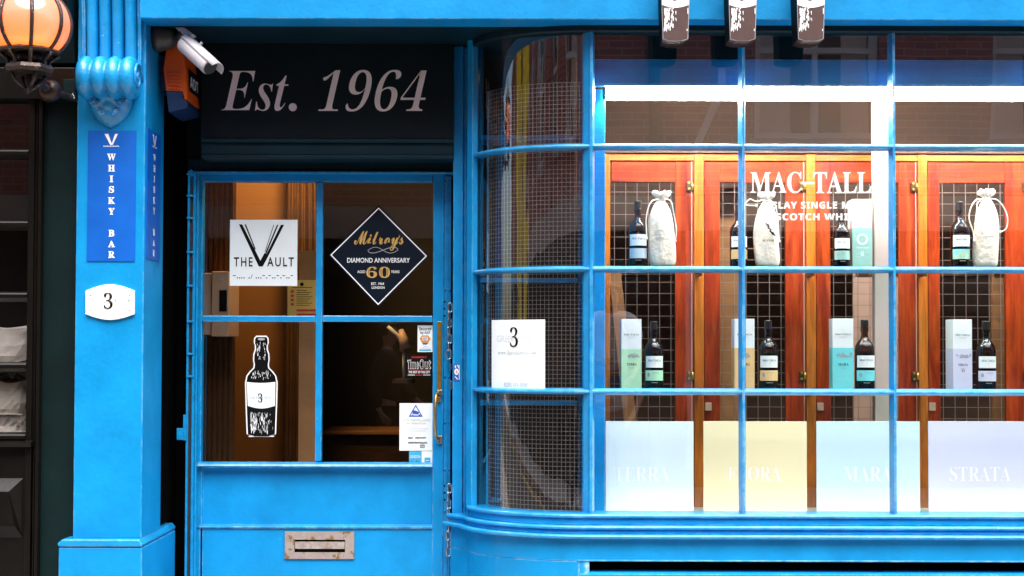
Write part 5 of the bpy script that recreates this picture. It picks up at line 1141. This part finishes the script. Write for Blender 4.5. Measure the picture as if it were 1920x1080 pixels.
MB().lathe([(0, -.035), (.022, -.02), (.028, .005), (.015, .032), (0, .042)], (gc.x + .01, gc.y - .02, zb + .05), 16).build('bulb', M['lantern_bulb'], ln, smooth=True)
for k in range(4):
    a = R(k * 90 + 40); MB().tube([(gc.x + .065 * math.cos(a), gc.y + .065 * math.sin(a), zc_ - .014), (gc.x + .05 * math.cos(a), gc.y + .05 * math.sin(a), zc_ - .045), (gc.x + .012 * math.cos(a), gc.y + .012 * math.sin(a), zc_ - .075)], .007, 6).build('scroll_stay', M['lamp_iron'], ln, smooth=True)
fb_c = P(93, 170, -.20)
MB().tube([(gc.x, gc.y, zc_ - .01), (gc.x, gc.y, zc_ - .085), (gc.x + .03, gc.y + .03, fb_c.z + .005), (fb_c.x, -.2, fb_c.z), (fb_c.x + .05, -.02, fb_c.z)], .013, 10).build('bracket', M['lamp_iron'], ln, smooth=True)
rB = 22 * (5.6 / FPX)
MB().lathe([(0, -rB * 1.08), (rB * .22, -rB * 1.05), (rB * .25, -rB * .95)] + [(rB * math.sin(R(a)), -rB * math.cos(R(a))) for a in range(18, 171, 9)], tuple(fb_c), 28, 'y').build('finial_ball', M['dark_bronze'], ln, smooth=True)
MB().bpx(118, 148, 141, 186, -.06, -.031).build('wall_plate', M['dark_green'], ln, bevel=.002)
fl_ = flatface(-.06); marks(ln, M['white_print'], [[(132, 181), (136, 174.5), (140, 181)], rect(129, 183, 132, 184.6), rect(133, 182.6, 136.5, 184.6), rect(137.5, 182.6, 140.5, 184.6)], fl_, 0, 'print_mark')

# ------------------------------------------------------------------ passers-by behind the camera (seen only in the glass)
def skin_mesh(name, joints, edges, mt, parent, root=0, sub=2):
    me = bpy.data.meshes.new(name); org = Vector((0, 0, 0)); names = list(joints)
    me.from_pydata([joints[k][:3] for k in names], [(names.index(a), names.index(b)) for a, b in edges], [])
    o = bpy.data.objects.new(name, me); col.objects.link(o); o.parent = parent
    sm = o.modifiers.new('skin', 'SKIN')
    if not me.skin_vertices:
        bpy.context.view_layer.objects.active = o
        me.attributes  # layer is created with the modifier
    sk = me.skin_vertices[0].data if me.skin_vertices else None
    for i, k in enumerate(names):
        if sk: sk[i].radius = joints[k][3:5]; sk[i].use_root = (i == root)
    sm.use_smooth_shade = True; s = o.modifiers.new('sub', 'SUBSURF'); s.levels = sub; s.render_levels = sub
    me.materials.append(mt); ORG[o] = Vector((0, 0, 0)); return o
def person(label, loc, rz, legs, arms, tops, bottoms, hairm, tall=1.72, bun=False):
    t = thing('person', loc, label, 'person'); t.rotation_euler.z = R(rz); s = tall / 1.72; t.scale = (s, s, s)
    J = {'pelvis': (0, 0, .95, .145, .105), 'waist': (0, 0, 1.10, .125, .09), 'chest': (0, .0, 1.30, .145, .10), 'neckbase': (0, 0, 1.44, .06, .055), 'neck': (0, .01, 1.50, .043, .043), 'jaw': (0, .025, 1.555, .060, .068), 'head': (0, .022, 1.625, .074, .092), 'crown': (0, .008, 1.685, .058, .07)}
    E = [('pelvis', 'waist'), ('waist', 'chest'), ('chest', 'neckbase'), ('neckbase', 'neck'), ('neck', 'jaw'), ('jaw', 'head'), ('head', 'crown')]
    for sd, (el, wr, hn) in zip(('l', 'r'), arms):
        sg = -1 if sd == 'l' else 1
        J['sh' + sd] = (sg * .165, 0, 1.41, .058, .055); J['el' + sd] = (*el, .040, .040); J['wr' + sd] = (*wr, .027, .024); J['pa' + sd] = (*hn, .034, .017)
        E += [('neckbase', 'sh' + sd), ('sh' + sd, 'el' + sd), ('el' + sd, 'wr' + sd), ('wr' + sd, 'pa' + sd)]
        d = (Vector(hn) - Vector(wr)).normalized(); sidev = d.cross(Vector((1, 0, 0))).normalized()
        for f in range(4):
            b = Vector(hn) + sidev * (.024 - .016 * f); ln_ = (.062, .07, .066, .05)[f]
            J[f'f{f}a' + sd] = (*(b + d * .03), .0095, .0095); J[f'f{f}b' + sd] = (*(b + d * (.03 + ln_ * .5) + Vector((-sg * .008, 0, 0))), .0085, .0085); J[f'f{f}c' + sd] = (*(b + d * (.03 + ln_ * .85) + Vector((-sg * .022, 0, 0))), .007, .007)
            E += [('pa' + sd, f'f{f}a' + sd), (f'f{f}a' + sd, f'f{f}b' + sd), (f'f{f}b' + sd, f'f{f}c' + sd)]
        th = Vector(hn) + sidev * .03; J['t1' + sd] = (*(th + d * .012), .011, .011); J['t2' + sd] = (*(th + d * .045 + sidev * .014), .008, .008); E += [('wr' + sd, 't1' + sd), ('t1' + sd, 't2' + sd)]
    for sd, (kn, an, to) in zip(('l', 'r'), legs):
        sg = -1 if sd == 'l' else 1
        J['hip' + sd] = (sg * .085, 0, .88, .085, .085); J['kn' + sd] = (*kn, .055, .055); J['an' + sd] = (*an, .036, .036); J['to' + sd] = (*to, .036, .025)
        E += [('pelvis', 'hip' + sd), ('hip' + sd, 'kn' + sd), ('kn' + sd, 'an' + sd), ('an' + sd, 'to' + sd)]
    body = skin_mesh('body', J, E, M['skin_tone'], t)
    def cloth(name, keys, ed, grow, mt): skin_mesh(name, {k: (*J[k][:3], J[k][3] + grow, J[k][4] + grow) for k in keys}, ed, mt, t)
    Jl = dict(J)
    for sd, (el, wr, hn) in zip(('l', 'r'), arms):
        a, b = Vector(J['sh' + sd][:3]), Vector(el); J['sl' + sd] = (*(a + (b - a) * .72), .052, .052); 
    if tops == 'tee_white': cloth('t_shirt', ['pelvis', 'waist', 'chest', 'neckbase', 'shl', 'shr', 'sll', 'slr'], [('pelvis', 'waist'), ('waist', 'chest'), ('chest', 'neckbase'), ('neckbase', 'shl'), ('neckbase', 'shr'), ('shl', 'sll'), ('shr', 'slr')], .022, M[tops])
    else: cloth('coat', ['pelvis', 'waist', 'chest', 'neckbase', 'shl', 'shr', 'ell', 'elr', 'wrl', 'wrr'], [('pelvis', 'waist'), ('waist', 'chest'), ('chest', 'neckbase'), ('neckbase', 'shl'), ('neckbase', 'shr'), ('shl', 'ell'), ('shr', 'elr'), ('ell', 'wrl'), ('elr', 'wrr')], .03, M[tops])
    cloth('trousers', ['pelvis', 'hipl', 'hipr', 'knl', 'knr', 'anl', 'anr'], [('pelvis', 'hipl'), ('pelvis', 'hipr'), ('hipl', 'knl'), ('hipr', 'knr'), ('knl', 'anl'), ('knr', 'anr')], .018, M[bottoms])
    for sd in 'lr': cloth('shoe', ['an' + sd, 'to' + sd], [('an' + sd, 'to' + sd)], .016, M['shoe'])
    def loc_mesh(name, mb, mt):
        o = mb.build(name, mt, None, smooth=True); 
        off = o.location.copy(); o.location = off; o.parent = t; return o
    h = MB(); vs = []; n_ = 20
    for j in range(11):
        ph = R(90 - 11.5 * j)
        for i in range(n_):
            g = 2 * math.pi * i / n_; front = math.sin(g); r = 1.09
            zc = max(math.sin(ph), -.12 if front > .15 else -1)
            vs.append((.083 * r * math.cos(ph) * math.cos(g), .012 + .102 * r * math.cos(ph) * math.sin(g) - (.014 if front > .15 and j > 5 else 0), 1.642 + .098 * r * (math.sin(ph) if not (front > .1 and j > 5) else math.sin(R(90 - 11.5 * 5)))))
    h.add(vs, [(j * n_ + i, j * n_ + (i + 1) % n_, (j + 1) * n_ + (i + 1) % n_, (j + 1) * n_ + i) for j in range(10) for i in range(n_)])
    loc_mesh('hair', h, M[hairm])
    if bun: loc_mesh('hair_bun', MB().lathe([(0, -.04), (.03, -.025), (.04, 0), (.03, .025), (0, .04)], (0, -.115, 1.66), 14), M[hairm])
    loc_mesh('nose', MB().tube([(0, .105, 1.645), (0, .122, 1.605), (0, .118, 1.595)], [.006, .013, .009], 8), M['skin_tone'])
    for sg in (-1, 1):
        loc_mesh('eye', MB().lathe([(0, -.004), (.011, -.002), (.011, .002), (0, .004)], (sg * .032, .103, 1.64), 10, 'y'), M['eye_dark'])
        loc_mesh('ear', MB().lathe([(0, -.008), (.018, -.003), (.02, .004), (0, .008)], (sg * .079, .012, 1.62), 12, 'x'), M['skin_tone'])
    loc_mesh('mouth', MB().tube([(-.022, .096, 1.572), (0, .102, 1.570), (.022, .096, 1.572)], [.003, .006, .003], 8), M['red_print'])
    return t
stand = [((-.095, .02, .50), (-.10, -.01, .085), (-.11, .12, .035)), ((.095, .02, .50), (.10, -.01, .085), (.12, .12, .035))]
person('woman in a white t-shirt and jeans mirrored in the window glass', (.85, -6.5, .0), 8, stand, [((-.25, .02, 1.14), (-.14, .17, 1.06), (-.06, .20, 1.07)), ((.25, .0, 1.14), (.20, .13, .97), (.17, .19, .93))], 'tee_white', 'denim', 'hair_dark', 1.72, True)
walk = [((-.09, .20, .55), (-.09, .36, .12), (-.09, .48, .07)), ((.09, .02, .50), (.09, -.34, .17), (.09, -.27, .06))]
person('person in a black coat walking past, mirrored dark in the door glass', (-1.18, -6.7, .0), -90, walk, [((-.24, -.12, 1.15), (-.24, -.05, .93), (-.23, .0, .86)), ((.24, .10, 1.16), (.23, .25, 1.0), (.22, .31, .96))], 'coat_black', 'coat_black', 'hair_dark', 1.78)
